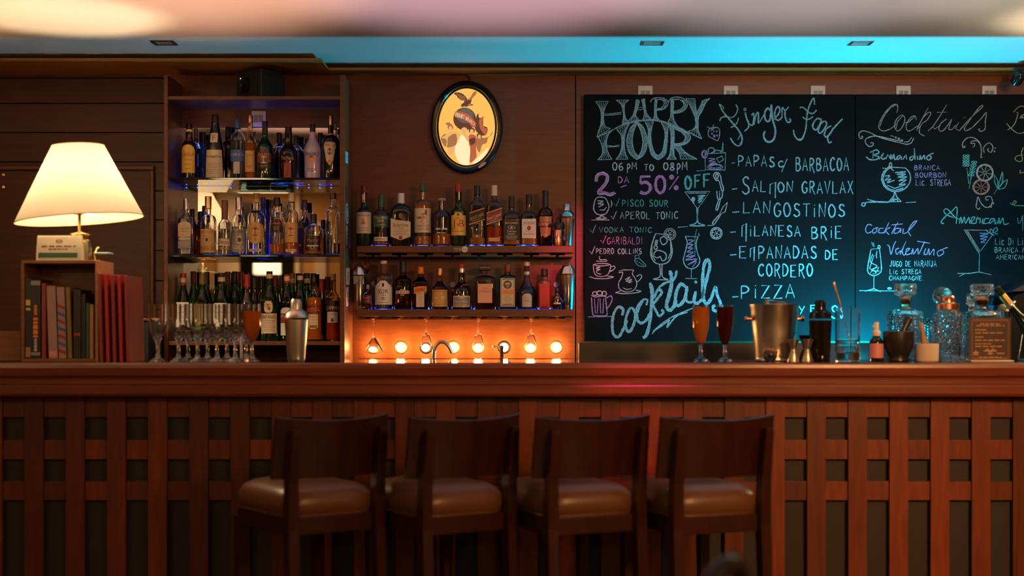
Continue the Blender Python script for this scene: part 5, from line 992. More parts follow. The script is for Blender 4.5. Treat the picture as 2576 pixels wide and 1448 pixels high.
draw(fE, [ell(1397, 1065, 88, 80, 26), ell(1397, 1065, 76, 70, 26)] + [[(1397 + 10 * cos(a), 1065 + 10 * sin(a)), (1397 + 66 * cos(a), 1065 + 60 * sin(a))] for a in [i * .785 for i in range(8)]], 2.2, 'orange', b2)
draw(fE, [[(1532, 1142), (1572, 1082)], [(1570, 1080), (1540, 1010), (1536, 930), (1578, 1000), (1570, 1080)], [(1575, 1080), (1602, 980), (1625, 905), (1625, 1010), (1580, 1085)], [(1580, 1085), (1640, 1010), (1678, 990), (1650, 1070), (1580, 1090)]], 2.2, 'teal', b2)
draw(fE, [[(1385, 1285), (1370, 1305), (1345, 1280), (1350, 1230), (1365, 1170), (1390, 1230), (1440, 1280), (1490, 1275), (1518, 1220), (1500, 1170), (1450, 1172), (1450, 1205), (1478, 1200)], ell(1500, 1272, 9, 9, 8), ell(1525, 1240, 7, 7, 8)], 2.2, 'warm', b2)
part_[0] = 'american'
for p in ([(850, 152), (822, 142), (850, 100), (920, 40), (967, 5), (960, 155)], [(940, 100), (870, 70), (848, 35), (880, 20), (950, 95), (990, 112)], [(990, 155), (1002, 92), (1012, 150), (1034, 92), (1046, 150), (1076, 95), (1082, 152)], [(1088, 150), (1130, 100), (1105, 95), (1095, 145), (1140, 150)], [(1140, 152), (1152, 95), (1162, 110), (1180, 105), (1172, 152)], [(1205, 105), (1196, 150), (1215, 145)], [(1258, 108), (1225, 108), (1215, 150), (1262, 145)], [(1312, 110), (1275, 112), (1265, 150), (1312, 120), (1312, 155), (1335, 140)], [(1338, 157), (1352, 100), (1358, 152), (1385, 100), (1396, 158), (1440, 150)]):
    stroke(fG, p, 2.6, 'teal', True, **kw)
draw(fG, [[(1033, 208), (1172, 432)], [(1048, 212), (1172, 415)], [(1062, 215), (1178, 405)], [(1288, 258), (1182, 402)], [(1033, 210), (1255, 214)], [(1172, 430), (1168, 600)], [(970, 606), (1080, 606), (1168, 592), (1280, 618)], [(990, 632), (1040, 608)], [(1230, 205), (1255, 235), (1300, 235), (1275, 200), (1270, 240), (1310, 262)]], 2.1, 'warm', b2)
draw(fG, [[(1172, 240), (1252, 245), (1175, 265), (1248, 270), (1178, 292), (1235, 296), (1182, 322), (1225, 322)]], 2.0, 'lilac', b2)
draw(fG, [[(1300, 240), (1305, 200), (1330, 190), (1335, 215), (1310, 240), (1340, 248)]], 2.0, 'teal', b2)
word(fG, 'Lic Di Lim', 1315, 1605, 285, 345, 2.0, 'warm', b2); word(fG, 'BRANCA M', 1310, 1600, 372, 416, 2.0, 'warm', b2); word(fG, 'AMERICANO', 1325, 1620, 438, 478, 2.0, 'warm', b2)
part_[0] = 'valentino'
for p in ([(195, 170), (160, 160), (135, 200), (150, 238), (192, 225)], [(232, 190), (200, 210), (206, 240), (238, 222), (232, 190), (255, 195)], [(300, 195), (265, 198), (255, 235), (298, 235)], [(348, 142), (300, 242)], [(300, 242), (340, 195), (358, 190), (320, 215), (350, 255)], [(432, 140), (400, 190), (372, 248)], [(370, 165), (474, 155)], [(452, 195), (408, 200), (395, 238), (430, 235), (458, 195), (450, 238)], [(482, 198), (475, 240), (510, 235)], [(505, 240), (570, 170), (602, 125), (562, 150), (525, 220), (550, 268)],
          [(330, 345), (352, 362), (366, 432), (392, 350), (412, 312)], [(442, 375), (410, 390), (420, 432), (452, 400), (452, 435)], [(450, 430), (505, 310), (470, 400), (482, 438), (500, 430)], [(500, 415), (538, 380), (508, 385), (505, 435), (552, 422)], [(552, 432), (566, 380), (572, 430), (610, 378), (612, 432)], [(672, 315), (640, 390), (618, 432)], [(605, 312), (722, 332)], [(684, 375), (666, 432), (690, 430)], [(692, 438), (712, 380), (716, 436), (756, 385), (756, 442)], [(832, 388), (790, 410), (800, 448), (846, 420), (838, 385), (884, 370)]):
    stroke(fG, p, 2.3, 'lilac', True, **kw)
word(fG, 'JUGO DE NARANJA', 355, 780, 490, 542, 1.6, 'cyan', b2); word(fG, 'Lic STREGA', 355, 642, 568, 610, 1.6, 'cyan', b2); word(fG, 'CHAMPAGNE.', 350, 668, 630, 668, 1.6, 'cyan', b2)
draw(fG, [[(185, 385), (160, 520), (156, 590), (200, 625), (255, 610), (280, 560), (262, 380)], [(185, 385), (262, 380)], [(212, 628), (210, 742)], [(130, 768), (210, 745), (275, 772)], [(80, 762), (405, 766)], [(192, 320), (200, 360)], [(208, 325), (212, 365)], ell(258, 365, 10, 14, 10), [(200, 430), (180, 500), (240, 540), (190, 575), (262, 585)], [(240, 400), (232, 440), (238, 470)], [(212, 440), (172, 560), (235, 600), (200, 610)], [(180, 600), (215, 560), (255, 550), (225, 610)], ell(353, 742, 16, 7, 10)], 2.3, 'cyan', b2)
part_[0] = 'edge'
for p in ([(1745, 265), (1790, 215), (1840, 200), (1880, 240), (1830, 320)], [(1780, 260), (1790, 290), (1750, 400), (1680, 455)], [(1670, 385), (1720, 440), (1790, 490), (1860, 480)], [(1840, 290), (1815, 325), (1860, 320)], [(1850, 640), (1830, 700), (1838, 780), (1790, 790), (1760, 760), (1790, 730), (1845, 725)], [(1705, 1235), (1740, 1255), (1775, 1225), (1750, 1215), (1745, 1260), (1880, 1265)], [(1820, 880), (1815, 915), (1860, 905)]): stroke(fE, p, 2.2, 'warm' if p[0][1] < 600 else 'yellow', True, **kw)
stroke(fG, [(1520, 95), (1525, 150), (1550, 130), (1565, 80), (1565, 220)], 2.2, 'faint', **kw)
for (bn_, what, col, pp_), m_ in INK.items(): m_.build(what, CH[col], bpy.data.objects[bn_], fix=False)

# ------------------------------------------------------------------ table lamp, book box and books on the bar
def onbar(px, d): return (PX(px, d), d, BT + .0006)
dBx = 5.90; kB = dBx / F
bx = thing('book_box', 'open wooden box holding books, with a lit table lamp on top', 'box', onbar(150, dBx))
hx = 97 * kB; H = PZ(655, dBx) - BT; D = .23; tk = .012
MB().bbox(-hx, -hx + tk, 0, D, 0, H, .001).build('side_board', box_wood, bx); MB().bbox(hx - tk, hx, 0, D, 0, H, .001).build('side_board', pale_wood, bx)
MB().bbox(-hx + tk, hx - tk, 0, D, H - tk, H, .001).build('top_board', box_wood, bx); MB().bbox(-hx + tk, hx - tk, 0, D, 0, tk, .001).build('bottom_board', box_wood, bx); MB().box(-hx + tk, hx - tk, D - .006, D, tk, H - tk).build('back_board', box_wood, bx)
def book(label, x0, x1, ytop, cov, lean=0, y0=.012, dep=.15, z0=None, bands=(), grp='books inside the wooden box', base=bx, kkb=kB, name='book', pagec='cream'):
    xx0, xx1 = (x0 - 150) * kkb + bx.location.x, (x1 - 150) * kkb + bx.location.x
    zb = (BT + tk + .001) if z0 is None else z0
    h = PZ(ytop, dBx + y0) - zb; wv = xx1 - xx0
    r = thing(name, label, 'book', ((xx0 + xx1) / 2, dBx + y0, zb + abs(lean) * wv * .55), grp); r.rotation_euler = (0, lean, 0)
    MB().box(-wv / 2, -wv / 2 + .0015, 0, dep, 0, h).box(wv / 2 - .0015, wv / 2, 0, dep, 0, h).bbox(-wv / 2, wv / 2, -.002, .0015, 0, h, .0006).build('cover', P[cov], r)
    MB().box(-wv / 2 + .0016, wv / 2 - .0016, .002, dep - .004, .003, h - .004).build('pages', P[pagec], r)
    for (f0, f1, m, kind) in bands:
        if kind == 'txt':
            for n_ in range(int(f1)): pass
        MB().box(-wv / 2 + .0012, wv / 2 - .0012, -.0026, -.0021, h * f0, h * f1).build('spine_mark', P[m], r)
    return r
book('black book with a yellow spine block, first in the wooden box', 62, 75, 699, 'black', bands=((.66, .73, 'yellow', 0), (.60, .63, 'yellow', 0), (.02, .14, 'tan', 0)))
b_ = book('thick dark book with tall orange spine lettering', 75, 100, 703, 'black', bands=((.93, .985, 'grey', 0), (.04, .08, 'grey', 0)))
for m_, ya, yb2, w_, sd in (('orange', .085, .165, .010, 1), ('orange', .175, .215, .007, 4), ('silver', .03, .08, .006, 2)):
    tb = MB()
    for a, b in bars(ya * 1000, yb2 * 1000, sd): tb.add([(-w_, -.0028, a / 1000), (w_, -.0028, a / 1000), (w_ * .8, -.0028, b / 1000), (-w_ * .8, -.0028, b / 1000)], [(0, 1, 2, 3)])
    tb.build('spine_lettering', P[m_], b_)
book('thin dark red book between the orange lettered and the white book', 103, 113, 712, 'dkred')
book('white slanting book in the wooden box', 121, 143, 719, 'pale', lean=-.035, bands=((.03, .10, 'pink', 0),))
book_s = book('pale book with slanted blue and red stripes on its spine', 146, 165, 722, 'pale', lean=-.03)
for i in range(7):
    z_ = .015 + i * .030; MB().add([(-.0145, -.0028, z_ + .012), (.0145, -.0028, z_), (.0145, -.0028, z_ + .013), (-.0145, -.0028, z_ + .025)], [(0, 1, 2, 3)]).build('spine_stripe', P['blue' if i % 2 else 'dkred'], book_s)
book('olive book leaning on the striped one', 169, 179, 722, 'olive', lean=-.03)
book('black book with a small red spine dot, right of the olive book', 183, 201, 728, 'black', bands=((.33, .37, 'red', 0),))
book('short black book in the shaded half of the box', 203, 213, 740, 'black')
book('slim dark green book near the box side', 215, 222, 762, 'green')
book('slim brown book touching the box side', 224, 233, 765, 'tan')
MB().box(0, .001, 0, .001, 0, .001)
mx0 = bx.location.x + hx + .002
for i, t in enumerate(('red bound menu pressed against the wooden box', 'second red bound menu beside the wooden box', 'third red bound menu from the wooden box', 'fourth red bound menu from the wooden box', 'outermost red bound menu, its whole cover facing the wine glasses')):
    r = thing('menu_book', t, 'menu', (mx0 + .020 + i * .0275, dBx - .03 - i * .004, BT + .0006), 'red bound menus beside the book box', 0); r.rotation_euler = (0, -.028, -.05)
    h = .352 - .002 * i; wv = .013
    MB().bbox(-wv / 2, -wv / 2 + .002, 0, .20, 0, h, .0006).bbox(wv / 2 - .002, wv / 2, 0, .20, 0, h, .0006).bbox(-wv / 2, wv / 2, -.003, .001, 0, h, .001).build('cover', P['red'] if i % 2 else P['dkred'], r)
    MB().box(-wv / 2 + .0022, wv / 2 - .0022, .002, .196, .003, h - .003).build('pages', P['pink'], r)
# lamp
dL = 6.0; kL = dL / F
def make_lamp(label, loc):
    lp = thing('table_lamp', label, 'lamp', loc, None)
    z0 = loc[2]; zt, zb = PZ(366, dL) - z0, PZ(552, dL) - z0
    rt, rb = 64 * kL, 157 * kL; tx = .10
    tilt = lambda x, z: (x, 0, z)
    n = 56; def_r = lambda r, z, t: [(r * cos(2 * pi * i / n) + (z - zb) * -.02, r * sin(2 * pi * i / n), z + .035 * cos(2 * pi * i / n) * t * r / rb * .6) for i in range(n)]
    outer = [def_r(rb + (rt - rb) * j / 8, zb + (zt - zb) * j / 8, 1 - j / 16) for j in range(9)]
    MB().rings(outer, True, False, False).build('lamp_shade', shade_mat, lp, True, fix=True)
    MB().tube([p for p in outer[0]] + [outer[0][0]], .0022, 6, False).build('shade_rim', P['tan'], lp, True)
    MB().tube([p for p in outer[-1]] + [outer[-1][0]], .0018, 6, False).build('shade_rim', P['tan'], lp, True)
    MB().lathe([(.045, 0), (.05, .004), (.05, .05), (.042, .085), (.02, .098), (.042, .104), (.044, .110), (.016, .116), (.007, .12), (.006, .15), (.007, .19), (.014, .20), (.018, .215), (.018, .235), (.010, .24)], 30).build('base', brass, lp, True)
    blb = MB().sphere((0, .03, zb + .125), .028, 16, 10).build('bulb', emit('lamp_bulb_glow', (1, .74, .44), 740), lp, True)
    MB().tube([(0, 0, .235), (0, .03, zb + .095)], .010, 10).build('socket', brass, lp, True)
    for a in (0, 2 * pi / 3, 4 * pi / 3): MB().tube([(.0, .0, zb + .02), ((rb * .93) * cos(a), (rb * .93) * sin(a), zb + .02)], .0014, 6).build('shade_spoke', steel, lp, True)
    return lp
lz = bx.location.z + H + .0008
make_lamp('lit table lamp with a cream conical shade on the wooden book box', (PX(200, dL) , dL, lz))
make_lamp('second lit table lamp farther along the counter, past the frame edge', (2.42, dL, BT + .30))
lb = MB().bbox(2.3, 2.54, dL - .1, dL + .12, BT + .0006, BT + .2995, .004).build('book_box', box_wood); tag(lb, 'wooden box under the second lamp past the frame edge', 'box')
# tent card and card tray on the box
tc = thing('tent_card', 'white folded tent card with a green stripe standing before the lamp', 'card', (PX(152, 5.93), 5.902, lz))
mb = MB(); kk = 5.92 / F
hw_, hh_ = 56 * kk, 63 * kk
def tent(x): return [(x, 0, 0), (x, .012, hh_ * .5), (x, .03, hh_ * .93), (x, .036, hh_), (x, .043, hh_ * .93), (x, .06, hh_ * .5), (x, .072, 0)]
tent_ = tent; tent = lambda x: [(p[0], p[1] * .58, p[2]) for p in tent_(x)]
mb.rings([tent(-hw_), tent(-hw_ * .86), tent(hw_ * .9), tent(hw_ * 1.02)], True, True, True).build('card', P['white'], tc)
def cardp(s, f, off=.0012):
    z = hh_ * f; y = (.012 * f / .5 if f < .5 else .012 + .018 * (f - .5) / .43) - off; return (s * hw_, (y + off) * .58 - off, z)
MB().add([cardp(-.9, .10), cardp(.85, .10), cardp(.85, .30), cardp(-.9, .30)], [(0, 1, 2, 3)]).build('green_stripe', P['green'], tc)
tb = MB()
for fz, hv, x0_, x1_ in ((.56, .055, -78, 76), (.44, .05, -45, 40)):
    for a, b in bars(x0_, x1_, fz): tb.add([cardp(q[0] / 100, fz + q[1] * hv, .0016) for q in ((a, -.5), (b, -.5), (b, .5), (a, .5))], [(0, 1, 2, 3)])
for r_, t_ in ((.14, .10), (.07, .04)):
    n0 = len(tb.v); tb.v += [cardp(r_ * 1.1 * cos(2 * pi * q / 20), .76 + r_ * .55 * sin(2 * pi * q / 20), .0016) for q in range(20)] + [cardp(t_ * 1.1 * cos(2 * pi * q / 20), .76 + t_ * .55 * sin(2 * pi * q / 20), .0016) for q in range(20)]
    tb.f += [(n0 + q, n0 + (q + 1) % 20, n0 + 20 + (q + 1) % 20, n0 + 20 + q) for q in range(20)]; tb.m += [0] * 20
tb.build('card_lettering', P['brown'], tc)
ct = thing('card_tray', 'small tray with pale cards on a brass prop behind the tent card', 'tray', (PX(236, 6.02), 6.02, lz))
kk = 6.02 / F
MB().bbox(.0, .03, -.02, .03, 0, .005, .001).build('foot', brass, ct)
MB().tube([(.006, 0, .004), (.002, 0, .03), (.012, 0, .055), (.022, 0, .058)], .004, 8).build('brass_prop', brass, ct, True)
MB().bbox(.006, .072, -.025, .03, .0315, .0365, .001).build('cards', P['cyan'], ct)
tag(MB().bbox(-2.5, PX(57, 6.0), 5.98, 6.2, BT + .0006, PZ(833, 5.98), .004).build('carton', box_wood), 'plain brown carton on the counter at the picture edge, beside the book box', 'box')
bf = thing('back_bar_fridge', 'black back bar fridge with a pale metal edged top behind the wine glasses', 'fridge', (0, 0, 0))
fx0, fx1 = PX(262, 6.5), cx0 - .006
MB().bbox(fx0, fx1, 6.5, 7.0, 0, PZ(807, 6.5), .004).build('body', black_matte, bf); MB().bbox(fx0, fx1, 6.495, 7.0, PZ(807, 6.5) + .0005, PZ(801, 6.5), .001).build('top', brass, bf)

# ------------------------------------------------------------------ glasses and bar tools on the counter
goblet = ([(23, 0), (23.5, 1), (20, 4), (7, 12), (4.6, 20), (4.4, 42), (8, 54), (15, 66), (22, 88), (24, 112), (23.5, 146)], [(22.7, 146), (23.1, 112), (21.0, 88), (13.8, 67), (5, 57), (.1, 55)])
dG = 5.86; kG = dG / F
goblet_glass = glass('pressed_glass', (.99, .99, .99), 0, 1.5)
def goblet_at(label, px, d, drink=None, k=None):
    r = thing('wine_glass', label, 'glass', onbar(px, d), 'stemmed glasses on the counter'); kk = k or kG
    rs_ = []                                      # pressed glass: fine flutes on foot, stem and the lower bowl
    for a, b in goblet[0] + goblet[1]:
        am = .035 if 3 < b < 72 and (a, b) in goblet[0] else 0
        rs_.append([(a * kk * .95 * (1 + am * cos(10 * t)) * cos(t), a * kk * .95 * (1 + am * cos(10 * t)) * sin(t), b * kk) for t in [2 * pi * j / 60 for j in range(60)]])
    MB().rings(rs_).build('glass', goblet_glass, r, True)
    if drink: MB().lathe([(.1 * kk, 53 * kk), (7.9 * kk, 54.2 * kk), (14.6 * kk, 66 * kk), (21.2 * kk, 88 * kk), (23.1 * kk, 112 * kk), (22.9 * kk, 128 * kk), (.1 * kk, 128 * kk)], 30).build('drink', drink, r, True)
    return r
for px, t in ((397, 'empty wine glass nearest the red menus'), (449, 'empty wine glass second from the red menus, in the front row'), (497, 'empty wine glass third from the red menus, in the front row'), (546, 'empty wine glass fourth from the red menus, in the front row'), (592, 'front row empty wine glass beside the white rod')):
    goblet_at(t, px, dG)
for px, t in ((473, 'back row wine glass seen between the second and third front glasses'), (522, 'back row wine glass seen between the third and fourth front glasses'), (571, 'back row wine glass seen behind the last two front glasses'), (619, 'back row wine glass closest to the orange drink')):
    goblet_at(t, px, 6.02)
g_ = goblet_at('stemmed glass filled with an orange drink at the end of the wine glasses', 634, dG, orange_liq)
MB().lathe([(.017, -.002), (.018, 0), (.017, .002)], 20).build('orange_slice', P['orange'], g_, True, (.006, .002, 118 * kG)).rotation_euler = (1.0, .5, 0)
tag(MB().lathe([(.0045, 0), (.005, .001), (.0045, .11), (.002, .113), (.001, .114)], 14).build('taper', P['white'], None, True, onbar(607, 5.935)), 'slim white rod standing in for a reflection between the wine glasses and orange drink', 'reflection')  # white rod stands in for a bright reflection
k6 = 5.88 / F
shaker('steel three piece cocktail shaker on the counter beside the orange drink', onbar(745, 5.88), [(20, 0), (20.5, 1), (22, 10), (29, 96), (29.5, 106), (29, 112), (24, 126), (15, 132), (14, 133), (14, 150), (11, 157), (.1, 158)], k6, brushed, 132.5, 108, None)
flute = ([(21.5, 0), (22, 1), (17, 5), (6, 12), (4.2, 18), (4, 34), (7, 44), (13, 58), (19, 84), (21, 112), (20, 143)], [(19.2, 143), (20.1, 112), (18.1, 84), (12, 59), (4.5, 48), (.1, 46)])
for px, lq, t in ((1763, orange_liq, 'stemmed glass of amber drink in front of the chalkboard'), (1823.5, dark_liq, 'stemmed glass of very dark red drink beside the ice bucket')):
    r = thing('drink_glass', t, 'glass', onbar(px, 5.87), 'two filled stemmed glasses'); kk = 5.87 / F
    MB().lathe([(a * kk, b * kk) for a, b in flute[0] + flute[1]], 32).build('glass', G['clear'], r, True)
    MB().lathe([(.1 * kk, 43.5 * kk), (7 * kk, 44.2 * kk), (13.3 * kk, 58 * kk), (19.3 * kk, 84 * kk), (21.3 * kk, 112 * kk), (20.4 * kk, 138 * kk), (.1 * kk, 138 * kk)], 30).build('drink', lq, r, True)
# ice bucket
dI = 6.02; kI = dI / F
ib = thing('ice_bucket', 'brushed steel ice bucket with side knobs and ice showing at the rim', 'ice bucket', onbar(1948, dI))
MB().lathe([(46, 0), (48, 0), (49.5, 2), (47.5, 6), (48, 9), (55, 80), (60, 136), (62.5, 140), (62.5, 142.5), (60, 142.5), (58.5, 136), (46.5, 8), (.1, 7)][0:0] + [(a * kI, b * kI) for a, b in [(46, 0), (48, 0), (49.5, 2), (47.5, 6), (48, 9), (55, 80), (60, 136), (62.5, 140), (62.5, 142.5), (60, 142.5), (58.5, 136), (46.5, 8), (.1, 7)]], 48).build('bucket', brushed, ib, True)
for s in (-1, 1):
    MB().lathe([(4.5 * kI, 0), (4.5 * kI, 9 * kI), (7.5 * kI, 10 * kI), (8 * kI, 15 * kI), (6 * kI, 18 * kI), (.001, 18.5 * kI)], 18).build('knob_handle', copper, ib, True, (s * 57 * kI, 0, 106 * kI)).rotation_euler = (0, s * pi / 2, 0)
ice_mat = glass('ice', (.93, .96, .97), .12, 1.31)
for i, (x, y, z, a, t) in enumerate(((-10, -.01, 143, .3, 'large ice block showing above the ice bucket rim'), (16, .006, 139, .9, 'smaller ice block beside the large one in the ice bucket'), (2, .03, 126, .1, 'ice block sunk behind the others in the ice bucket'))):
    o = MB().bbox(-.024, .024, -.022, .022, -.020, .020, .006).build('ice_block', ice_mat, None, True, (ib.location.x + x * kI, dI + y, BT + z * kI)); o.rotation_euler = (.1, .12, a); tag(o, t, 'ice', 'ice blocks in the bucket')
bw_ = thing('nut_bowl', 'tiny dark steel bowl of nuts in front of the ice bucket', 'bowl', onbar(1937, 5.88)); kk = 5.88 / F
MB().lathe([(a * kk, b * kk) for a, b in [(9, 0), (10, 1), (15, 8), (18.5, 20), (19, 28), (18.2, 28), (17.5, 20), (14, 9), (.1, 4)]], 30).build('bowl', steel, bw_, True)
mb = MB(); rr_ = random.Random(3)
for i in range(16): mb.sphere((rr_.uniform(-11, 11) * kk, rr_.uniform(-9, 9) * kk, (22 + rr_.uniform(0, 10)) * kk), 4.2 * kk, 8, 6, .75)
o = mb.build('nuts', P['tan'], bw_, True); o['kind'] = 'stuff'
jig = [(15.5, 0), (15.8, 1), (7.5, 27), (6.2, 31), (7, 34), (15.5, 56), (15.8, 57), (14.8, 57), (6, 36), (.1, 35)]
for px, d, s, m, t in ((1996, 5.86, 1, brushed, 'double ended steel jigger right beside the ice bucket'), (2031, 5.86, 1, brushed, 'double ended steel jigger next to the black shaker'), (2027, 5.985, 1.15, black_gloss, 'black jigger standing behind the two steel ones')):
    kk = d / F * s; tag(MB().lathe([(a * kk, b * kk) for a, b in jig], 28).build('jigger', m, None, True, onbar(px, d)), t, 'jigger', 'jiggers beside the ice bucket')
shaker('black three piece cocktail shaker beside the mixing glass', onbar(2063.5, 5.92), [(24, 0), (24.5, 1), (25, 20), (28.5, 98), (29, 104), (28.5, 109), (25, 124), (14, 131), (13.5, 132), (13.5, 150), (12, 154), (.1, 155)], 5.92 / F, black_gloss, 131.5, 106, None)
mg = thing('mixing_glass', 'tall cut mixing glass with long bar spoons standing in it', 'glass', onbar(2132, 5.90)); kk = 5.90 / F
MB().lathe([(a * kk, b * kk) for a, b in [(29, 0), (31, 1), (30, 6), (31.5, 10), (30, 14), (31.5, 18), (30, 22), (31.5, 26), (30, 30), (31.5, 34), (30, 38), (31.5, 42), (30.5, 46), (31, 58), (32, 134), (30, 134), (28.6, 60), (28, 24), (.1, 20)]], 40).build('glass', G['clear'], mg, True)
x0, y0, z0 = mg.location
sp_ = thing('bar_spoon', 'gold twisted bar spoon leaning in the mixing glass', 'bar spoon', (x0, y0, z0 + .0365))
pa, pb = Vector((14 * kk, -.006, 2 * kk)), Vector((-33 * kk, .004, PZ(712, 5.9) - z0 - .0365)); pm = pa.lerp(pb, .66)
tw = MB(); tw.tube([pa.lerp(pm, i / 40) + Vector((.0012 * cos(i * 1.6), .0012 * sin(i * 1.6), 0)) for i in range(41)], .0020, 8); tw.build('twisted_shaft', brass, sp_, True)
MB().tube([pm, pm.lerp(pb, .15), pm.lerp(pb, .9), pb, pb + Vector((-.0006, 0, .006))], [.0028, .0042, .0040, .0052, .004], 12).build('handle', brass, sp_, True)
MB().sphere(pa, .009, 12, 8, .4).build('bowl', brass, sp_, True)
sp2 = thing('bar_spoon', 'dark thin stirring rod standing behind in the mixing glass', 'bar spoon', (x0 + 10 * kk, y0 + .012, z0 + .034))
MB().tube([(0, 0, .001), (0, 0, (908 - 766) * kk - .034)], .0016, 8).build('rod', black_gloss, sp2, True)
# spray bottle
sb = thing('spray_bottle', 'small dark spray bottle with a white pump and pale label', 'bottle', onbar(2204.5, 5.95)); kk = 5.95 / F
MB().lathe([(a * kk, b * kk) for a, b in [(16, 0), (17.4, 1.5), (17.5, 46), (16.5, 52), (10, 60), (9, 61), (9, 66), (.1, 66)]], 28).build('glass_body', G['dark'], sb, True)
MB().rings([[(17.8 * kk * sin(a), -17.8 * kk * cos(a), z * kk) for a in [-1.45 + 2.9 * i / 20 for i in range(21)]] for z in (9, 45)], False, False, False).build('label', P['pink'], sb, True)
MB().lathe([(a * kk, b * kk) for a, b in [(10, 64), (10.5, 65), (10.5, 74), (9, 77), (6.5, 78), (6, 97), (5, 99), (.1, 99)]], 22).bbox(-9 * kk, -5 * kk, -3 * kk, 3 * kk, 86 * kk, 92 * kk, .001).build('pump', P['white'], sb, True)
# mortars
def mortar(name, label, px, d, prof, m):
    kk = d / F; return tag(MB().lathe([(a * kk, b * kk) for a, b in prof], 36).build(name, m, None, True, onbar(px, d)), label, 'mortar', 'mortars on the counter')
dark_stone = plain('dark_stone', (.022, .020, .018), .3); pale_stone = plain('pale_stone', (.60, .50, .38), .6)
mortar('mortar', 'black stone mortar with its pestle leaning out', 2260, 5.96, [(24, 0), (26, 2), (24, 10), (28, 18), (36, 36), (38.5, 58), (38, 74), (36, 76), (33, 74), (30, 40), (14, 22), (.1, 20)], dark_stone)
mortar('mortar', 'pale marble mortar with a wooden pestle', 2332, 5.93, [(27, 0), (28.5, 1.5), (29.5, 42), (28.5, 45), (25, 45), (22, 20), (.1, 16)], pale_stone)
def pestle(label, p0, p1, r0, r1, m):
    p0, p1 = Vector(p0), Vector(p1)
    return tag(MB().tube([p0 - (p1 - p0).normalized() * .004, p0, p0.lerp(p1, .3), p0.lerp(p1, .7), p0.lerp(p1, .92), p1, p1 + (p1 - p0).normalized() * .004], [r0 * .5, r0, r0 * .85, r1 * .8, r1 * 1.15, r1, r1 * .5], 16).build('pestle', m, None, True), label, 'pestle', 'pestles in the mortars')
pestle('black stone pestle leaning out of the black mortar', (PX(2254, 5.96), 5.96, BT + .058), (PX(2287, 5.98), 5.98, PZ(800, 5.98)), .016, .0145, dark_stone)
pestle('wooden pestle standing in the pale marble mortar', (PX(2330, 5.93), 5.93, BT + .042), (PX(2318, 5.955), 5.955, PZ(815, 5.955)), .0165, .009, pale_wood)
# decanters
dia = glass('diamond_cut_glass', (.96, .96, .94), 0, 1.5); dia2 = glass('lattice_cut_glass', (.96, .96, .96), 0, 1.5)
def decanter(label, px, d, hw, hbody, neck, stop, ball=False, sq=6, mat=dia, grp='cut glass decanters'):
    kk = d / F; r = thing('decanter', label, 'decanter', onbar(px, d), grp)
    pr = [(hw * .9, 0), (hw, 2), (hw, hbody * .93), (hw * .9, hbody), (neck * 1.15, hbody + 5), (neck, hbody + 8), (neck, hbody + 24), (neck * 1.25, hbody + 29)]
    e = [sq, sq, sq, sq, 3, 2, 2, 2]
    MB().facet_lathe([(a * kk, b * kk) for a, b in pr], [(neck * 1.05 * kk, (hbody + 29) * kk, 2), (neck * .75 * kk, (hbody + 10) * kk, 2), (hw * .86 * kk, hbody * .92 * kk, sq), (hw * .86 * kk, 8 * kk, sq)], .0032, .011, sq=e, ry=.9).build('body', mat, r)
    h0 = hbody + 29.5
    MB().lathe([(neck * .70 * kk, (h0 - 14) * kk), (neck * .92 * kk, h0 * kk), (neck * .92 * kk, (h0 + 4) * kk)], 20).build('stopper_plug', pale_wood if not ball else G['clear'], r, True)
    if ball: MB().facet_lathe([(max(.05, stop * sin(pi * i / 14)) * kk, (h0 + 4 + stop - stop * cos(pi * i / 14)) * kk) for i in range(15)], [], .0014, .007, n=64).build('stopper', mat, r)
    else: MB().facet_lathe([(a * kk, (h0 + 4.5 + b) * kk) for a, b in [(stop * .55, 0), (stop * .6, 4), (stop * .98, 7), (stop, 12), (stop * .9, 16), (stop, 20), (stop, 30), (stop * .9, 34), (.1, 34)]], [], .0022, .009, n=64, sq=[5] * 9).build('stopper', mat, r)
    return r
decanter('square cut glass decanter with blocky stopper behind the black mortar', 2277.5, 6.12, 40, 125, 13, 24.5)
decanter('cut glass decanter with a round ball stopper behind the copper lidded jar', 2371, 6.20, 42, 104, 13, 24, True, 3)
decanter('square cut glass decanter with blocky stopper behind the framed menu card', 2470, 6.10, 42, 124, 17, 25.5)
decanter('cut glass decanter half hidden between copper lidded jar and menu card', 2447, 6.27, 30, 98, 10, 14, False, 6)
cj = thing('cocktail_jar', 'lattice cut glass cocktail jar with a shiny copper lid', 'jar', onbar(2384, 5.97)); kk = 5.97 / F
MB().facet_lathe([(a * kk, b * kk) for a, b in [(29, 0), (30.5, 2), (31, 20), (33, 70), (35, 112), (33, 122), (27, 130), (26, 134)]], [(24 * kk, 134 * kk, 2), (24 * kk, 129 * kk, 2), (30 * kk, 112 * kk, 2), (27 * kk, 12 * kk, 2), (.1 * kk, 8 * kk, 2)], .0040, .020, n=80).build('jar', dia2, cj)
MB().lathe([(a * kk, b * kk) for a, b in [(26.5, 130), (27.5, 131), (27.5, 144), (24, 147), (19, 148), (18.5, 160), (16, 164), (.1, 165)]], 36).build('lid', copper, cj, True)
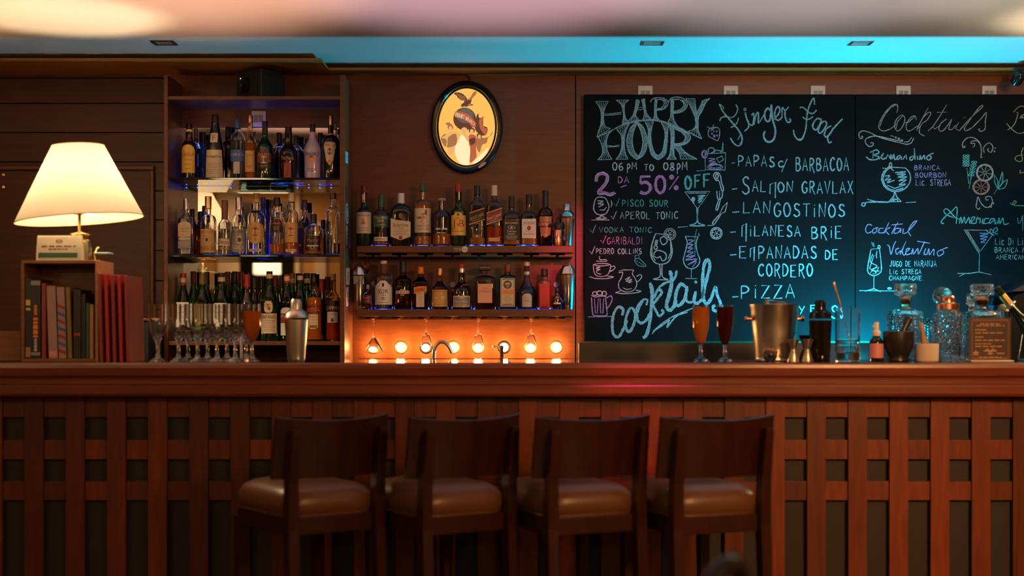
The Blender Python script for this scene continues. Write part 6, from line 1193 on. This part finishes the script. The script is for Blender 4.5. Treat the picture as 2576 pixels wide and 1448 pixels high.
# framed menu card
mc = thing('menu_card', 'dark red printed menu card in a clear upright stand', 'menu card', onbar(2491, 5.90)); kk = 5.90 / F
MB().bbox(-54 * kk, 54 * kk, -.030, .05, 0, .006, .002).build('stand_foot', P['cream'], mc)
MB().bbox(-53 * kk, 53 * kk, .0, .003, .0065, 110 * kk, .001).build('card_panel', plain('card_red', (.030, .008, .008), .4), mc)
fr = MB()
for q in (48, 45):
    for (a, b2, c, e) in ((-q, q, 8, 9), (-q, q, 104, 105), (-q, -q + 1, 8, 105), (q - 1, q, 8, 105)): fr.box(a * kk, b2 * kk, -.0008, -.0002, (c + 48 - q) * kk, (e + q - 48) * kk)
fr.build('card_border', P['brown'], mc)
tb = MB()
for x0_, x1_, z, hv in ((-26, 26, 95, 3), (-36, 36, 90.5, 2.6), (-38, -10, 80, 3.4), (-38, 34, 72.5, 3), (-38, -17, 62, 3.4), (-38, 36, 54, 3), (-38, 2, 45, 3), (-38, 30, 38.5, 3), (16, 36, 21, 4), (-28, 28, 11, 3)):
    for a, b in bars(x0_, x1_, z): tb.add([(p * kk, -.001, (z + q * hv) * kk) for p, q in ((a, -.5), (b, -.5), (b, .5), (a, .5))], [(0, 1, 2, 3)])
tb.build('card_lettering', P['tan'], mc)
eb = MB()
for pts in ([(-18, 26), (-6, 34), (0, 28), (6, 34), (18, 26), (5, 25), (0, 18), (-5, 25)], [(-9, 20), (0, 17), (9, 20), (0, 23)], [(-36, 30), (-33, 25), (-27, 24), (-31, 20), (-30, 15), (-36, 18), (-42, 15), (-41, 20), (-45, 24), (-39, 25)]):
    eb.prism([(p[0] * kk, p[1] * kk) for p in pts], 1, -.0012, -.0004)
eb.build('card_emblem', P['tan'], mc)
# bottles at the far end
yb_ = thing('liquor_bottle', 'clear bottle with a bright yellow cap behind the menu card', 'bottle', onbar(2527, 6.22)); kk = 6.22 / F
MB().lathe([(a * kk, b * kk) for a, b in [(15, 0), (16.5, 2), (16.5, 86), (13, 102), (9, 112), (9, 125), (8, 125), (8, 112), (14.5, 86), (14.5, 6), (.1, 5)]], 28).build('glass_body', G['clear'], yb_, True)
MB().lathe([(a * kk, b * kk) for a, b in [(10, 122), (10.5, 123), (10.5, 138), (9.5, 140), (.1, 140)]], 22).build('cap', P['yellow'], yb_, True)
cr = thing('wine_cradle', 'steel wire cradle tilting a dark wine bottle at the picture edge', 'bottle holder', onbar(2600, 6.1)); kk = 6.1 / F
P0 = Vector((PX(2506, 6.1), 6.1, PZ(722, 6.1))) - cr.location; P1 = Vector((PX(2620, 6.1), 6.1, PZ(868, 6.1))) - cr.location
mb = MB().tube([(-.045, -.05, .004), (.08, -.05, .004), (.08, .05, .004), (-.045, .05, .004), (-.045, -.05, .004)], .0035, 8)
for yy in (-.05, .05): mb.tube([(.08, yy, .004), (.06, yy, .10), (P0.lerp(P1, .45).x, yy * .9, P0.lerp(P1, .45).z), (P0.lerp(P1, .3).x, yy * .55, P0.lerp(P1, .3).z)], .0035, 8).tube([(-.045, yy, .004), (P0.lerp(P1, .7).x, yy, P0.lerp(P1, .7).z)], .0035, 8)
mb.build('wire_frame', steel, cr, True)
ax = (P1 - P0).normalized(); u_ = ax.orthogonal().normalized(); v_ = ax.cross(u_); c_ = P0.lerp(P1, .30)
MB().tube([c_ + (u_ * cos(2 * pi * i / 24) + v_ * sin(2 * pi * i / 24)) * .026 for i in range(25)], .0045, 8).build('neck_ring', steel, cr, True)
wb = thing('wine_bottle', 'tilted dark green wine bottle with a torn foil neck, held in the wire cradle', 'bottle', cr.location + P0)
def along(pr): return [(ax * t * (P1 - P0).length, r) for t, r in pr]
def ax_tube(pr, nm, m):
    a = along(pr); MB().tube([p for p, _ in a], [r for _, r in a], 24).build(nm, m, wb, True)
ax_tube([(.34, .016), (.5, .019), (.7, .032), (.85, .037), (1.0, .037), (1.02, .03)], 'glass_body', G['dkgreen'])
ax_tube([(.0, .0135), (.005, .0155), (.10, .0155), (.105, .0148), (.13, .0148)], 'mouth', G['dkgreen'])
ax_tube([(.13, .0152), (.2, .0160), (.34, .0168)], 'foil', P['goldfoil'])
mk = thing('coffee_machine', 'dark machine with a bluish hood at the picture edge behind the tilted bottle', 'machine', (PX(2575, 6.75), 6.75, .9805)); kk = 6.75 / F
MB().prism([(-52 * kk, 0), (60 * kk, 0), (60 * kk, .42), (-10 * kk, .42), (-44 * kk, .395), (-52 * kk, .36)], 1, -.1, .2).build('body', plain('machine_black', (.004, .004, .004), .75, spec=.15), mk)
MB().prism([(-80 * kk, .335), (-52 * kk, .335), (-52 * kk, .36), (-78 * kk, .358)], 1, -.08, .15).build('drip_tray', P['navy'], mk)
MB().prism([(-50 * kk, .4205), (62 * kk, .4205), (62 * kk, .49), (30 * kk, .485), (-15 * kk, .455)], 1, -.11, .2).build('hood', P['navy'], mk)
cs = thing('ceiling_spot', 'black round spotlight under the soffit at the picture edge', 'spotlight', (PX(2562, 6.9), 6.9, 2.4515))
MB().tube([(-.02, 0, -.002), (.05, 0, -.004)], .006, 8).tube([(0, 0, 0), (0, 0, -.02)], .005, 8).build('bracket', black_matte, cs, True)
MB().lathe([(.014, .03), (.024, .02), (.027, 0), (.027, -.03), (.023, -.034), (.021, -.02), (.001, -.018)], 24).build('housing', black_gloss, cs, True, (0, 0, -.042)).rotation_euler = (.9, .3, 0)

# ------------------------------------------------------------------ cyan wash light under the chalkboard, things the bar mirror shows, added fill lamps out of view
wl = thing('wash_light', 'small black lamp with an added louvre behind the counter throwing cyan light up the chalkboards', 'lamp', (PX(2185, 6.85), 6.85, .9805))
MB().box(-.35, .35, -.02, .03, 0, .003).box(-.35, -.346, -.01, .03, .003, .117).box(.346, .35, -.01, .03, .003, .117).box(-.346, .346, .0062, .0166, .1135, .1165).build('trough', black_matte, wl)  # top bar added to keep the cyan light off the soffit
fl = thing('ceiling_panel', 'bright square ceiling light panel over the tables, mirrored behind the bottles', 'ceiling light', (-2.25, 1.2, 2.485))
MB().box(-.25, .25, -.4, .4, -.006, -.0005).build('diffuser', panel_glow, fl); MB().box(-.26, -.25, -.41, .41, -.012, -.0005).box(.25, .26, -.41, .41, -.012, -.0005).box(-.25, .25, -.41, -.40, -.012, -.0005).box(-.25, .25, .40, .41, -.012, -.0005).build('frame', steel, fl)
fl = thing('floor_lamp', 'floor lamp with a bright rectangular shade, seen only in the bar mirror', 'lamp', (PX(672, 13.9), 14.2 - 13.9 + .0, 0.0005))
fl.location.y = 2 * 7.086 - 13.4
fl.location.x = PX(672, 13.4)
MB().lathe([(.14, 0), (.14, .012), (.03, .02), (.012, .03), (.012, 1.70), (.02, 1.71)], 24).build('stand', black_matte, fl, True)
MB().bbox(-.112, .112, -.08, .08, 1.715, 1.88, .004).build('lamp_shade', shade_glow, fl)

pend = emit('glint_globe_glow', (1, .66, .34), 300)  # added globes out of view, for glints on glass and warm fill
for (x, y, z, t) in ((-1.3, -.9, 1.95, 'added glint globe over the tables, nearest the mirrored doorway'), (-.45, -1.6, 2.0, 'added glint globe behind the camera, left of the middle'), (.6, -1.3, 1.95, 'added glint globe behind the camera, right of the middle'), (1.8, -.6, 2.0, 'added glint globe over the tables opposite the chalkboards'), (2.5, 2.7, 1.95, 'added glint globe beside the far wall past the second chalkboard'), (-3.1, 2.6, 1.95, 'added glint globe beside the wall past the carton')):
    r = thing('glint_globe', t, 'lamp', (x, y, 2.4845), 'added globes for glints and fill')
    MB().tube([(0, 0, 0), (0, 0, z - 2.4845 + .039)], .003, 8).lathe([(.04, -.012), (.045, -.006), (.045, 0)], 20).build('cord', black_matte, r, True)
    MB().sphere((0, 0, z - 2.4845), .040, 20, 14).build('globe', pend, r, True)

for x, p, c in CEIL_FILL:  # unseen cans placed under the added ceiling fill spots
    r = thing('fill_spot_can', 'small black can of an added ceiling fill spot, ' + ('below the carton' if x < -2 else 'below the bottle cabinet' if x < -1 else 'below the oval sign' if x < 1 else 'below the first chalkboard' if x < 2 else 'below the second chalkboard'), 'lamp', (x, 4.55, .0005), 'cans of the added ceiling fill spots')
    MB().lathe([(.09, 0), (.09, .02), (.07, .03), (.075, .28), (.066, .28), (.062, .05), (.001, .05)], 24).build('housing', black_matte, r, True)
r = thing('ceiling_panel', 'added unseen ceiling light panel to warm the right end of the bar front', 'ceiling light', (2.2, 1.6, 2.485))  # added panel around the right-hand fill, out of view
MB().box(-.25, .25, -.4, .4, -.006, -.0005).build('diffuser', panel_glow, r); MB().box(-.26, -.25, -.41, .41, -.012, -.0005).box(.25, .26, -.41, .41, -.012, -.0005).box(-.25, .25, -.41, -.40, -.012, -.0005).box(-.25, .25, .40, .41, -.012, -.0005).build('frame', steel, r)
